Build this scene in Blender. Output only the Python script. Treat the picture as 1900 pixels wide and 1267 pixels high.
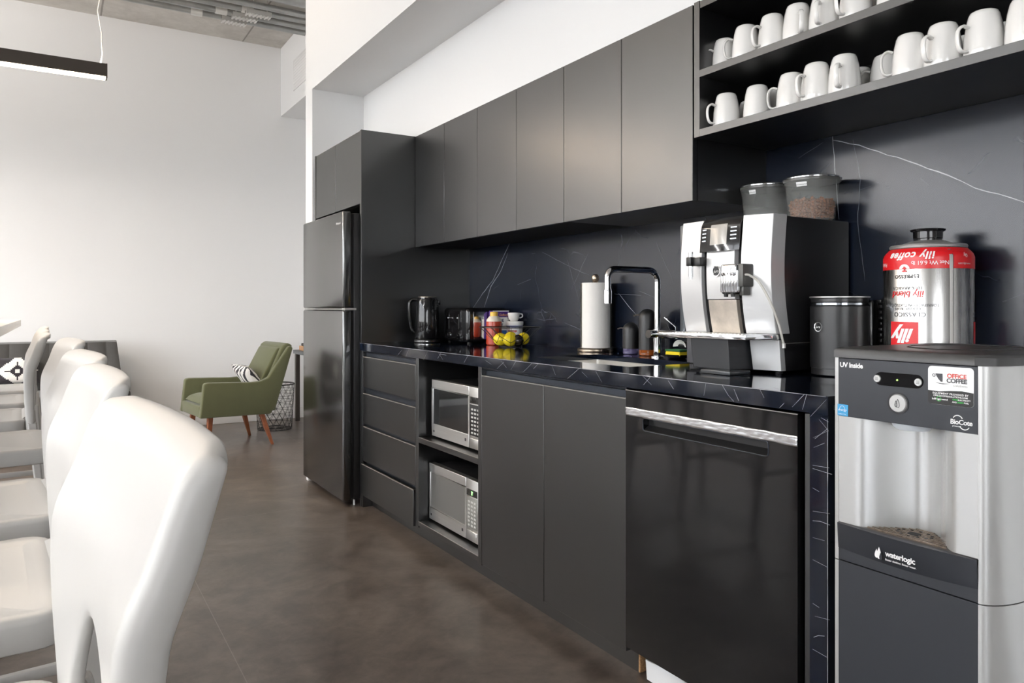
import bpy, bmesh, math, random
from mathutils import Vector, Matrix
random.seed(7)
PI = math.pi
for o in list(bpy.data.objects): bpy.data.objects.remove(o)
SC = bpy.context.scene
COL = SC.collection

# ------------------------------------------------------------------ camera
CAMH = 1.104
cd = bpy.data.cameras.new('camera'); cam = bpy.data.objects.new('camera', cd); COL.objects.link(cam)
cam.location = (0, 0, CAMH)
YAW = math.radians(31.726)
cam.rotation_euler = (PI/2, 0, -YAW)
cd.sensor_width = 36.0; cd.lens = 1370.0/1900.0*36.0
cd.shift_y = -(633.5-571.0)/1900.0
cd.clip_start = 0.05; cd.clip_end = 100
SC.camera = cam

# ------------------------------------------------------------------ world, exposure, window light
SC.view_settings.view_transform = 'Standard'
SC.view_settings.look = 'None'
SC.view_settings.exposure = 0.90
SC.view_settings.gamma = 1.0
SC.view_settings.use_curve_mapping = False
W = bpy.data.worlds.new('world'); SC.world = W; W.use_nodes = True
nt = W.node_tree; nt.nodes.clear()
wo = nt.nodes.new('ShaderNodeOutputWorld'); bg = nt.nodes.new('ShaderNodeBackground')
tc = nt.nodes.new('ShaderNodeTexCoord'); sx = nt.nodes.new('ShaderNodeSeparateXYZ'); cr = nt.nodes.new('ShaderNodeValToRGB')
nt.links.new(tc.outputs['Generated'], sx.inputs[0])
mr = nt.nodes.new('ShaderNodeMapRange'); mr.inputs[1].default_value = -0.3; mr.inputs[2].default_value = 0.7
nt.links.new(sx.outputs[2], mr.inputs[0]); nt.links.new(mr.outputs[0], cr.inputs[0])
e = cr.color_ramp.elements
e[0].position = 0.0; e[0].color = (0.30, 0.30, 0.29, 1)
e[1].position = 1.0; e[1].color = (0.74, 0.84, 1.0, 1)
x_ = e.new(0.27); x_.color = (0.36, 0.36, 0.35, 1)
x_ = e.new(0.33); x_.color = (0.97, 0.985, 1.0, 1)
nt.links.new(cr.outputs[0], bg.inputs[0]); bg.inputs[1].default_value = 4.3
nt.links.new(bg.outputs[0], wo.inputs[0])

WXL, WYB = -7.0, -6.0     # inner faces of the left and rear window walls
def area_light(name, loc, rot, sx_, sy_, power, col, portal=False):
    l = bpy.data.lights.new(name, 'AREA'); l.shape = 'RECTANGLE'; l.size = sx_; l.size_y = sy_
    l.energy = power; l.color = col
    if portal: l.cycles.is_portal = True
    o = bpy.data.objects.new(name, l); COL.objects.link(o); o.location = loc; o.rotation_euler = rot
    return o
# portals: daylight enters through the window openings only
area_light('window_daylight', (WXL-.15, 2.25, 1.85), (0, -PI/2, 0), 3.3, 9.7, 1, (1, 1, 1), portal=True)
area_light('rear_window_daylight', (-3.8, WYB-.15, 1.85), (PI/2, 0, 0), 4.2, 2.9, 1, (1, 1, 1), portal=True)

# ------------------------------------------------------------------ helpers
def lin(c):
    if isinstance(c, str):
        c = [int(c[i:i+2], 16)/255 for i in (0, 2, 4)]
        c = [(v/12.92 if v <= .04045 else ((v+.055)/1.055)**2.4) for v in c]
    return (c[0], c[1], c[2], 1.0)

class NT:
    def __init__(s, name):
        s.m = bpy.data.materials.new(name); s.m.use_nodes = True; s.t = s.m.node_tree
        s.b = s.t.nodes['Principled BSDF']; s._o = None
    def n(s, typ, **kw):
        nd = s.t.nodes.new('ShaderNode'+typ)
        for k, v in kw.items():
            if k.startswith('i_'): nd.inputs[int(k[2:])].default_value = v
            else: setattr(nd, k, v)
        return nd
    def l(s, a, b): s.t.links.new(a, b)
    def obj(s):
        if s._o is None: s._o = s.n('TexCoord').outputs['Object']
        return s._o
    def geo(s): return s.n('NewGeometry').outputs['Position']
    def noise(s, vec, scale, detail=4, rough=.5, dist=0):
        n = s.n('TexNoise'); s.l(vec, n.inputs['Vector']); n.inputs['Scale'].default_value = scale
        n.inputs['Detail'].default_value = detail; n.inputs['Roughness'].default_value = rough; n.inputs['Distortion'].default_value = dist
        return n.outputs['Fac']
    def ramp(s, fac, stops):
        r = s.n('ValToRGB'); s.l(fac, r.inputs[0]); el = r.color_ramp.elements
        while len(el) < len(stops): el.new(.5)
        for q, (p, c) in zip(el, stops):
            q.position = p; q.color = lin(c) if not isinstance(c, (int, float)) else (c, c, c, 1)
        return r.outputs[0]
    def mix(s, fac, a, b, mode='MIX'):
        m = s.n('Mix', data_type='RGBA', blend_type=mode)
        for sock, v in ((m.inputs[0], fac), (m.inputs[6], a), (m.inputs[7], b)):
            if isinstance(v, (int, float)): sock.default_value = v
            elif isinstance(v, (tuple, str)): sock.default_value = lin(v)
            else: s.l(v, sock)
        return m.outputs[2]
    def math(s, op, a, b=None, c=None):
        m = s.n('Math', operation=op)
        for i, v in enumerate((a, b, c)):
            if v is None: continue
            if isinstance(v, (int, float)): m.inputs[i].default_value = v
            else: s.l(v, m.inputs[i])
        return m.outputs[0]
    def bump(s, h, strength, dist=.002):
        b = s.n('Bump'); b.inputs['Strength'].default_value = strength; b.inputs['Distance'].default_value = dist
        s.l(h, b.inputs['Height']); s.l(b.outputs[0], s.b.inputs['Normal'])
    def col(s, o): s.l(o, s.b.inputs['Base Color'])

def mat(name, color, rough=.5, metal=0., ior=1.5, coat=0., emit=None, estr=0., trans=0., alpha=1., var=0., vscale=8., bump=0., bscale=200., aniso=0., rvar=0.):
    k = NT(name); b = k.b
    b.inputs['Base Color'].default_value = lin(color); b.inputs['Roughness'].default_value = rough
    b.inputs['Metallic'].default_value = metal; b.inputs['IOR'].default_value = ior
    b.inputs['Coat Weight'].default_value = coat; b.inputs['Coat Roughness'].default_value = .05
    b.inputs['Transmission Weight'].default_value = trans; b.inputs['Alpha'].default_value = alpha
    if emit: b.inputs['Emission Color'].default_value = lin(emit); b.inputs['Emission Strength'].default_value = estr
    if var:
        f = k.noise(k.obj(), vscale, 5, .6)
        c = lin(color)
        k.col(k.ramp(f, [(.3, tuple(v*(1-var) for v in c[:3])), (.7, tuple(min(1, v*(1+var)) for v in c[:3]))]))
    if rvar:
        f = k.noise(k.obj(), vscale, 4, .6)
        k.l(k.math('MULTIPLY_ADD', f, rvar*2, rough-rvar), b.inputs['Roughness'])
    if bump: k.bump(k.noise(k.obj(), bscale, 3), bump)
    return k.m

def brushed(name, color, rough=.3, axis=2, amt=.12):
    k = NT(name); k.b.inputs['Metallic'].default_value = 1.0
    mp = k.n('Mapping'); k.l(k.obj(), mp.inputs[0]); sc = [400, 400, 400]; sc[axis] = 4; mp.inputs['Scale'].default_value = sc
    f = k.noise(mp.outputs[0], 1.0, 2)
    c = lin(color); k.col(k.ramp(f, [(.3, tuple(v*(1-amt) for v in c[:3])), (.7, tuple(min(1, v*(1+amt)) for v in c[:3]))]))
    k.l(k.math('MULTIPLY_ADD', f, .1, rough-.05), k.b.inputs['Roughness'])
    return k.m

class MB:
    def __init__(s): s.v = []; s.f = []; s.mi = []
    def add(s, vs, fs, mi=0):
        o = len(s.v); s.v += [tuple(v) for v in vs]
        for f in fs: s.f.append(tuple(i+o for i in f)); s.mi.append(mi)
        return s
    def box(s, x0, x1, y0, y1, z0, z1, mi=0):
        v = [(x, y, z) for x in (x0, x1) for y in (y0, y1) for z in (z0, z1)]
        f = [(0, 1, 3, 2), (4, 6, 7, 5), (0, 4, 5, 1), (2, 3, 7, 6), (0, 2, 6, 4), (1, 5, 7, 3)]
        return s.add(v, f, mi)
    def rbox(s, x0, x1, y0, y1, z0, z1, r=.005, seg=2, mi=0, mtx=None):
        bm = bmesh.new(); bmesh.ops.create_cube(bm, size=1)
        for v in bm.verts: v.co = Vector(((x0+x1)/2+v.co.x*(x1-x0), (y0+y1)/2+v.co.y*(y1-y0), (z0+z1)/2+v.co.z*(z1-z0)))
        r = min(r, .49*min(x1-x0, y1-y0, z1-z0))
        bmesh.ops.bevel(bm, geom=list(bm.edges), offset=r, segments=seg, affect='EDGES', profile=.5)
        return s.bm(bm, mi, mtx)
    def bm(s, bm, mi=0, mtx=None):
        bm.verts.index_update()
        vs = [(mtx @ v.co if mtx else v.co)[:] for v in bm.verts]; fs = [[v.index for v in f.verts] for f in bm.faces]
        bm.free(); return s.add(vs, fs, mi)
    def prism(s, pts, axis, a0, a1, mi=0, r=0, seg=2):
        # pts: 2D loop in the two other axes (order x,y,z without axis)
        def mk(p, a):
            if axis == 0: return (a, p[0], p[1])
            if axis == 1: return (p[0], a, p[1])
            return (p[0], p[1], a)
        bm = bmesh.new()
        A = [bm.verts.new(mk(p, a0)) for p in pts]; B = [bm.verts.new(mk(p, a1)) for p in pts]
        n = len(pts); bm.faces.new(A); bm.faces.new(B[::-1])
        for i in range(n): bm.faces.new((A[i], B[i], B[(i+1) % n], A[(i+1) % n]))
        bmesh.ops.recalc_face_normals(bm, faces=bm.faces)
        if r: bmesh.ops.bevel(bm, geom=list(bm.edges), offset=r, segments=seg, affect='EDGES', profile=.5)
        return s.bm(bm, mi)
    def lathe(s, prof, c=(0, 0, 0), n=32, mi=0, ax='z', cap=True, mtx=None, sy=1.0):
        vs = []; fs = []
        for (r, z) in prof:
            for i in range(n):
                a = 2*PI*i/n; p = (r*math.cos(a), r*math.sin(a)*sy, z)
                if ax == 'x': p = (p[2], p[0], p[1])
                if ax == 'y': p = (p[0], p[2], p[1])
                p = Vector(p)
                if mtx: p = mtx @ p
                vs.append((p[0]+c[0], p[1]+c[1], p[2]+c[2]))
        m = len(prof)
        for j in range(m-1):
            for i in range(n):
                a, b = j*n+i, j*n+(i+1) % n
                fs.append((a, b, b+n, a+n))
        if cap:
            if prof[0][0] > 1e-5: fs.append(tuple(range(n))[::-1])
            if prof[-1][0] > 1e-5: fs.append(tuple((m-1)*n+i for i in range(n)))
        return s.add(vs, fs, mi)
    def tube(s, pts, r, n=10, mi=0, closed=False, cap=True, flat=None):
        pts = [Vector(p) for p in pts]; N = len(pts); rs = r if isinstance(r, (list, tuple)) else [r]*N
        vs = []; fs = []; up = None
        for i, p in enumerate(pts):
            if closed: t = pts[(i+1) % N]-pts[i-1]
            else: t = pts[min(i+1, N-1)]-pts[max(i-1, 0)]
            t.normalize()
            if up is None:
                up = Vector((0, 0, 1)) if abs(t.z) < .9 else Vector((1, 0, 0))
            a = up - t*up.dot(t)
            if a.length < 1e-4: a = t.orthogonal()
            a.normalize(); b = t.cross(a); up = a
            for k in range(n):
                q = 2*PI*k/n
                fa, fb = (flat if flat else (1, 1))
                vs.append(p+a*math.cos(q)*rs[i]*fa+b*math.sin(q)*rs[i]*fb)
        M = N if closed else N-1
        for i in range(M):
            for k in range(n):
                a0 = i*n+k; a1 = i*n+(k+1) % n; j = (i+1) % N
                fs.append((a0, a1, j*n+(k+1) % n, j*n+k))
        if cap and not closed: fs.append(tuple(range(n))[::-1]); fs.append(tuple((N-1)*n+k for k in range(n)))
        return s.add(vs, fs, mi)
    def grid(s, fn, nu, nv, mi=0, mif=None):
        vs = [fn(i/nu, j/nv) for j in range(nv+1) for i in range(nu+1)]
        o = len(s.v); s.v += [tuple(v) for v in vs]
        for j in range(nv):
            for i in range(nu):
                a = j*(nu+1)+i; s.f.append((o+a, o+a+1, o+a+nu+2, o+a+nu+1)); s.mi.append(mif(i, j) if mif else mi)
        return s
    def sphere(s, c, r, n=16, m=10, mi=0, sc=(1, 1, 1), mtx=None):
        return s.lathe([(max(1e-6, r*math.sin(PI*j/m)), -r*math.cos(PI*j/m)) for j in range(m+1)], c, n, mi, cap=False, mtx=(mtx or Matrix.Identity(3)) @ Matrix.Diagonal(sc))

WM = {}
def build(name, mb, mats, parent=None, label=None, smooth=35, local=False, bevel=0, sub=0, solid=0, merge=True):
    bm = bmesh.new()
    vs = [bm.verts.new(v) for v in mb.v]
    for f, mi in zip(mb.f, mb.mi):
        try:
            fc = bm.faces.new([vs[i] for i in f]); fc.material_index = mi
        except ValueError: pass
    if merge: bmesh.ops.remove_doubles(bm, verts=bm.verts, dist=1e-6)
    bmesh.ops.recalc_face_normals(bm, faces=bm.faces)
    for f in bm.faces: f.smooth = True
    if smooth is not None:
        for ed in bm.edges:
            if len(ed.link_faces) != 2 or ed.calc_face_angle(0) > math.radians(smooth): ed.smooth = False
    if parent is not None and not local: bm.transform(WM[parent.name].inverted())
    me = bpy.data.meshes.new(name); bm.to_mesh(me); bm.free()
    for m in (mats if isinstance(mats, (list, tuple)) else [mats]): me.materials.append(m)
    o = bpy.data.objects.new(name, me); COL.objects.link(o)
    if parent is not None: o.parent = parent; WM[o.name] = WM[parent.name]
    else: WM[o.name] = Matrix.Identity(4)
    if label: o['label'] = label
    if solid:
        md = o.modifiers.new('solid', 'SOLIDIFY'); md.thickness = solid; md.offset = 0
    if bevel:
        md = o.modifiers.new('bevel', 'BEVEL'); md.width = bevel; md.segments = 2; md.limit_method = 'ANGLE'; md.angle_limit = math.radians(40)
        md.harden_normals = False
    if sub:
        md = o.modifiers.new('sub', 'SUBSURF'); md.levels = sub; md.render_levels = sub
    return o
def thing(name, label, cat, loc=(0, 0, 0), rz=0, group=None):
    o = bpy.data.objects.new(name, None); COL.objects.link(o); o.empty_display_size = .05
    o.location = loc; o.rotation_euler = (0, 0, rz); o['label'] = label; o['category'] = cat
    if group: o['group'] = group
    WM[o.name] = Matrix.Translation(loc) @ Matrix.Rotation(rz, 4, 'Z')
    return o
def tag(o, label, cat, group=None):
    o['label'] = label; o['category'] = cat
    if group: o['group'] = group
    return o
def struct(name, mb, m, parent=None, **k):
    o = build(name, mb, m, parent, **k)
    if parent is None: o['kind'] = 'structure'
    return o
def dup(root, loc, rz, label, group=None):
    r = root.copy(); COL.objects.link(r); r.location = loc; r.rotation_euler = (0, 0, rz); r['label'] = label
    if group: r['group'] = group
    for ch in list(root.children):
        c = ch.copy(); COL.objects.link(c); c.parent = r
        for g in list(ch.children):
            d = g.copy(); COL.objects.link(d); d.parent = c
    return r

def text2d(txt, size=1., bold=0., shear=0., align='CENTER', space=1.):
    cu = bpy.data.curves.new('t', 'FONT'); cu.body = txt; cu.size = size; cu.offset = bold*size; cu.shear = shear
    cu.align_x = align; cu.align_y = 'CENTER'; cu.space_character = space; cu.resolution_u = 3
    o = bpy.data.objects.new('t', cu); COL.objects.link(o)
    dg = bpy.context.evaluated_depsgraph_get(); me = bpy.data.meshes.new_from_object(o.evaluated_get(dg))
    vs = [v.co[:] for v in me.vertices]; fs = [tuple(p.vertices) for p in me.polygons]
    bpy.data.objects.remove(o); bpy.data.curves.remove(cu); bpy.data.meshes.remove(me)
    return vs, fs
def cut_text(vs, fs, step=.003):
    bm = bmesh.new(); V = [bm.verts.new(v) for v in vs]
    for f in fs:
        try: bm.faces.new([V[i] for i in f])
        except ValueError: pass
    x0 = min(v[0] for v in vs); x1 = max(v[0] for v in vs); x = x0+step
    while x < x1:
        bmesh.ops.bisect_plane(bm, geom=list(bm.verts)+list(bm.edges)+list(bm.faces), plane_co=(x, 0, 0), plane_no=(1, 0, 0)); x += step
    bm.verts.index_update(); r = [v.co[:] for v in bm.verts], [tuple(v.index for v in f.verts) for f in bm.faces]; bm.free(); return r
def text_faceX(mb, txt, x, y, z, size, mi=0, **k):          # on a plane facing -X
    vs, fs = text2d(txt, size, **k); mb.add([(x, y-v[0], z+v[1]) for v in vs], fs, mi); return mb
def flatX(mb, pts, x, mi=0):                                # polygon (y,z) facing -X
    return mb.add([(x, p[0], p[1]) for p in pts], [tuple(range(len(pts)))], mi)
def rrect(cy, cz, w, h, r, n=5):
    out = []
    for (sy, sz, a0) in ((1, 1, 0), (-1, 1, 90), (-1, -1, 180), (1, -1, 270)):
        for i in range(n+1):
            a = math.radians(a0+90*i/n); out.append((cy+sy*(w/2-r)+r*math.cos(a), cz+sz*(h/2-r)+r*math.sin(a)))
    return out
def circ(cy, cz, r, n=24, ry=None): return [(cy+(ry or r)*math.cos(2*PI*i/n), cz+r*math.sin(2*PI*i/n)) for i in range(n)]
# pixel -> place helper, only used to take positions of marble veins from measured coordinates
def px_on_x(x, y, X0):
    t = (x-950)/1370.; s, c = math.sin(YAW), math.cos(YAW); rx, ry = s+t*c, c-t*s; D = X0/rx
    return (ry*D, CAMH-(y-571)*D/1370.)

# ------------------------------------------------------------------ materials
def m_white_wall():
    k = NT('white_wall_paint'); k.b.inputs['Base Color'].default_value = lin((.80, .805, .81)); k.b.inputs['Roughness'].default_value = .6
    k.bump(k.noise(k.obj(), 350, 2), .04); return k.m
M_wall = m_white_wall()
M_trim = mat('white_trim_paint', (.8, .8, .8), .4)
def m_floor():
    k = NT('dark_stone_tile_floor'); g = k.geo()
    n1 = k.noise(g, 1.9, 9, .66, .8); n2 = k.noise(g, 9, 6, .7, .3); n3 = k.noise(g, 60, 3, .6)
    base = k.ramp(n1, [(.30, (.045, .033, .026)), (.5, (.110, .086, .071)), (.68, (.235, .192, .165))])
    b2 = k.mix(.45, base, k.ramp(n2, [(.38, (.060, .046, .038)), (.64, (.205, .170, .146))]))
    sp = k.ramp(k.noise(g, 130, 2, .5), [(.74, 0), (.80, 1)])
    b3 = k.mix(k.math('MULTIPLY', sp, .22), b2, (.4, .35, .31))
    sep = k.n('SeparateXYZ'); k.l(g, sep.inputs[0])
    def seam(c, off, w, th):
        u = k.math('DIVIDE', k.math('SUBTRACT', c, off), w)
        return k.math('LESS_THAN', k.math('ABSOLUTE', k.math('SUBTRACT', u, k.math('ROUND', u))), th/w)
    s1 = seam(sep.outputs[0], .48, 1.22, .0014); s2 = seam(sep.outputs[1], 4.07, 2.44, .0018)
    sm = k.math('MAXIMUM', s1, s2)
    k.col(k.mix(k.math('MULTIPLY', sm, .45), b3, (.30, .26, .23)))
    r = k.math('MULTIPLY_ADD', n2, .22, .20); k.l(k.math('ADD', r, k.math('MULTIPLY', n3, .06)), k.b.inputs['Roughness'])
    k.b.inputs['IOR'].default_value = 1.6
    k.bump(k.math('ADD', n2, k.math('MULTIPLY', sm, -.6)), .10, .002); return k.m
M_floor = m_floor()
def m_concrete():
    k = NT('board_marked_concrete'); g = k.geo()
    n = k.noise(g, 2.2, 8, .65, .3); n2 = k.noise(g, 14, 5, .6)
    c = k.mix(.35, k.ramp(n, [(.3, (.40, .38, .35)), (.7, (.68, .66, .62))]), k.ramp(n2, [(.3, (.44, .42, .39)), (.7, (.66, .64, .61))]))
    sep = k.n('SeparateXYZ'); k.l(g, sep.inputs[0])
    u = k.math('DIVIDE', k.math('SUBTRACT', sep.outputs[0], .34), 1.2)
    ln = k.math('LESS_THAN', k.math('ABSOLUTE', k.math('SUBTRACT', u, k.math('ROUND', u))), .006)
    k.col(k.mix(k.math('MULTIPLY', ln, .6), c, (.12, .10, .09)))
    k.b.inputs['Roughness'].default_value = .8; k.bump(n2, .3, .004); return k.m
M_conc = m_concrete()
def m_laminate():
    k = NT('matte_black_laminate'); f = k.noise(k.obj(), 3, 5, .6)
    k.col(k.ramp(f, [(.3, (.0075, .0078, .0085)), (.7, (.0105, .0108, .0115))]))
    k.l(k.math('MULTIPLY_ADD', f, .08, .27), k.b.inputs['Roughness']); k.b.inputs['IOR'].default_value = 1.95
    k.bump(k.noise(k.obj(), 600, 2), .02); return k.m
M_lam = m_laminate()
M_lam_in = mat('dark_cabinet_interior', (.006, .006, .006), .55)
M_edge = mat('laminate_edge_strip', (.26, .245, .22), .4)
M_chan = mat('black_aluminium_channel', (.06, .07, .09), .28, .7)
def m_marble():
    k = NT('black_marble'); g = k.obj()
    n = k.noise(g, 3, 6, .6)
    base = k.ramp(n, [(.3, (.004, .0065, .014)), (.75, (.008, .012, .023))])
    d = k.n('TexNoise'); k.l(g, d.inputs['Vector']); d.inputs['Scale'].default_value = 2.2; d.inputs['Detail'].default_value = 5
    vm = k.n('VectorMath', operation='SCALE'); k.l(d.outputs['Color'], vm.inputs[0]); vm.inputs['Scale'].default_value = .45
    va = k.n('VectorMath', operation='ADD'); k.l(g, va.inputs[0]); k.l(vm.outputs[0], va.inputs[1])
    v = k.n('TexVoronoi', feature='DISTANCE_TO_EDGE'); k.l(va.outputs[0], v.inputs['Vector']); v.inputs['Scale'].default_value = 3.2
    line = k.ramp(v.outputs['Distance'], [(0.0, 1), (.006, 0)])
    msk = k.ramp(k.noise(g, 4.5, 3, .5), [(.56, 0), (.68, 1)])
    fine = k.math('MULTIPLY', k.math('MULTIPLY', line, msk), .18)
    k.col(k.mix(fine, base, (.45, .45, .46)))
    k.b.inputs['Roughness'].default_value = .12; return k
def mk_marble(name, rough, ior=1.5):
    k = m_marble(); k.m.name = name; k.b.inputs['Roughness'].default_value = rough; k.b.inputs['IOR'].default_value = ior; return k.m
M_marb = mk_marble('polished_black_marble', .08, 1.6)
M_splash = mk_marble('satin_black_marble', .22, 1.5)
M_vein_glint = mat('white_vein_and_edge_glint', (.40, .40, .41), .2)
M_vein2 = mat('grey_marble_vein', (.13, .135, .15), .2)
M_chrome = mat('polished_chrome', (.82, .83, .85), .06, 1.)
M_steel = brushed('brushed_stainless', (.74, .735, .72), .36, 1, .04)
M_sink = mat('satin_sink_steel', (.78, .75, .70), .32, .9)
M_darkmetal = mat('dark_bronze_metal', (.05, .042, .036), .4, .5)
M_black_gloss = mat('gloss_black_enamel', (.008, .008, .009), .07, 0, 1.5)
M_black_fridge = mat('gloss_black_fridge_door', (.010, .010, .0095), .15, 0, 2.3, bump=.02, bscale=900)
M_black_pl = mat('black_plastic', (.014, .014, .015), .38)
M_black_satin = mat('satin_black_metal', (.016, .016, .017), .3)
M_white_pl = mat('white_plastic', (.82, .81, .79), .32, bump=.0)
M_stool = mat('cream_white_polypropylene', (.48, .467, .445), .36)
M_stoolseat = M_stool
M_ceramic = mat('white_glazed_ceramic', (.80, .79, .77), .10, 0, 1.5, coat=.5)
M_rubber = mat('black_rubber', (.01, .01, .01), .7)
M_red = mat('printed_red', (.70, .015, .02), .3)
M_whiteprint = mat('white_print', (.85, .85, .85), .4)
M_darkprint = mat('dark_print', (.05, .05, .055), .4)

# ------------------------------------------------------------------ room shell
XW, CEIL = 2.14, 3.68
mb = MB().box(WXL-.2, 2.9, WYB-.2, 7.7, -.1, 0); struct('floor', mb, M_floor)
mb = MB().box(WXL-.2, 2.9, WYB-.2, 7.7, CEIL, CEIL+.15); struct('ceiling', mb, M_conc)
mb = MB().box(WXL-.2, 2.9, 7.45, 7.6, 0, CEIL); struct('wall_far', mb, M_wall)
mb = MB()
mb.box(XW, 2.9, WYB, 4.85, 0, 2.097).box(2.6, 2.9, 5.0, 7.45, 0, CEIL)
struct('wall_right', mb, M_wall)
struct('trim_1', MB().box(1.80, 2.9, WYB, 4.85, 2.097, 2.552), M_wall)
struct('trim_2', MB().box(1.445, 2.9, WYB, 5.0, 2.552, CEIL).box(1.445, 2.9, 4.85, 5.0, 0, 2.552), M_wall)
struct('trim_3', MB().box(1.905, 2.6, 5.0, 7.45, 3.005, CEIL), M_wall)
# window wall on the left
mb = MB().box(WXL-.2, WXL, WYB, 7.45, 0, .22).box(WXL-.2, WXL, WYB, 7.45, 3.45, CEIL).box(WXL-.2, WXL, WYB, -2.6, .22, 3.45).box(WXL-.2, WXL, 7.1, 7.45, .22, 3.45)
struct('wall_left', mb, M_wall)
mb = MB().box(WXL, -5.9, WYB-.2, WYB, 0, CEIL).box(-1.7, 2.9, WYB-.2, WYB, 0, CEIL).box(-5.9, -1.7, WYB-.2, WYB, 0, .4).box(-5.9, -1.7, WYB-.2, WYB, 3.3, CEIL)
struct('wall_back', mb, M_wall)
M_frame = mat('dark_window_frame', (.04, .045, .05), .35, .4)
M_glass = mat('clear_window_glass', (1, 1, 1), 0, 0, 1.02, trans=1.0)
n_ = 6
for i in range(n_):
    y0 = -2.6+i*9.7/n_; y1 = y0+9.7/n_; q = WXL-.12
    m = MB(); t = .035
    m.box(q, q+.07, y0, y0+t, .22, 3.45).box(q, q+.07, y1-t, y1, .22, 3.45).box(q, q+.07, y0+t, y1-t, .22, .27).box(q, q+.07, y0+t, y1-t, 3.4, 3.45).box(q, q+.07, y0+t, y1-t, 1.0, 1.05)
    w = struct('window_%d' % (i+1), m, M_frame)
    g = MB().box(q+.032, q+.038, y0+t, y1-t, .27, 3.4); build('pane', g, M_glass, w)
for i in range(3):
    x0 = -5.9+i*1.4; x1 = x0+1.4; q = WYB-.12
    m = MB(); t = .035
    m.box(x0, x0+t, q, q+.07, .4, 3.3).box(x1-t, x1, q, q+.07, .4, 3.3).box(x0+t, x1-t, q, q+.07, .4, .45).box(x0+t, x1-t, q, q+.07, 3.25, 3.3)
    w = struct('window_%d' % (i+1+n_), m, M_frame)
    g = MB().box(x0+t, x1-t, q+.032, q+.038, .45, 3.25); build('pane', g, M_glass, w)
mb = MB().rbox(WXL, 2.6, 7.435, 7.45, 0, .105, .004); struct('baseboard_far', mb, M_trim)
mb = MB().rbox(2.585, 2.6, 5.0, 7.435, 0, .105, .004); struct('baseboard_right', mb, M_trim)
# corner bead of the column
# air vent on the far bulkhead
t = thing('air_vent', 'white linear air vent on the side of the high bulkhead by the ceiling', 'vent', (1.905, 6.6, 3.16))
m = MB().rbox(1.897, 1.905, 5.9, 6.98, 3.14, 3.42, .002); build('frame', m, M_trim, t)
m = MB()
for i in range(9): m.box(1.8955, 1.899, 5.93, 6.95, 3.165+i*.027, 3.18+i*.027)
build('slat', m, M_trim, t)

# ------------------------------------------------------------------ ceiling conduits
M_galv = mat('galvanised_steel', (.42, .43, .43), .42, .85, var=.15, vscale=6)
for i, (yy, r, zz) in enumerate([(6.60, .026, 3.565), (6.465, .026, 3.565), (6.33, .026, 3.565), (6.20, .026, 3.565)]):
    m = MB().tube([(WXL+.02, yy, zz), (1.9, yy, zz)], r, 14)
    t = thing('conduit_pipe', ['grey steel conduit under the concrete ceiling, the one nearest the far wall', 'grey steel conduit under the ceiling, second from the far wall', 'grey steel conduit under the ceiling, third from the far wall', 'grey steel conduit under the ceiling, beside the round duct'][i], 'pipe', (0, yy, zz), 0, 'ceiling conduits')
    build('pipe', m, M_galv, t)
    for xx in [(-1.2, .95), (-.3, 1.12), (.55, 1.3), (-.8,)][i]: build('coupling', MB().tube([(xx, yy, zz), (xx+.09, yy, zz)], r+.007, 14), mat('pale_coupling', (.7, .7, .68), .4, .5), t)
m = MB().tube([(WXL+.02, 5.98, 3.60), (1.9, 5.98, 3.60)], .062, 20)
for k in range(8): m.tube([(-3+k*.7, 5.98, 3.6), (-2.985+k*.7, 5.98, 3.6)], .066, 20)
tag(build('round_duct', m, M_galv), 'round galvanised duct running beside the conduits under the ceiling', 'duct')
M_zinc = mat('bright_zinc', (.72, .71, .69), .35, .8)
for i, (xx, yy) in enumerate([(1.28, 6.53), (1.34, 6.395), (1.42, 6.265)]):
    t = thing('pipe_hanger', ['toothed zinc hanger between the two conduits nearest the far wall', 'toothed zinc hanger between the middle two conduits', 'toothed zinc hanger with rods beside the round duct'][i], 'bracket', (xx, yy, 3.52), 0, 'pipe hangers')
    m = MB().box(xx-.10, xx+.10, yy-.030, yy+.030, 3.505, 3.511).box(xx-.10, xx+.10, yy-.033, yy-.029, 3.505, 3.54).box(xx-.10, xx+.10, yy+.029, yy+.033, 3.505, 3.54)
    for k in range(7): m.box(xx-.1+k*.03, xx-.088+k*.03, yy-.036, yy+.036, 3.497, 3.507)
    build('channel', m, M_zinc, t)
    for q in (-.07, .07): build('threaded_rod', MB().tube([(xx+q, yy, 3.51), (xx+q, yy, 3.68)], .005, 8), M_zinc, t)

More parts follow.
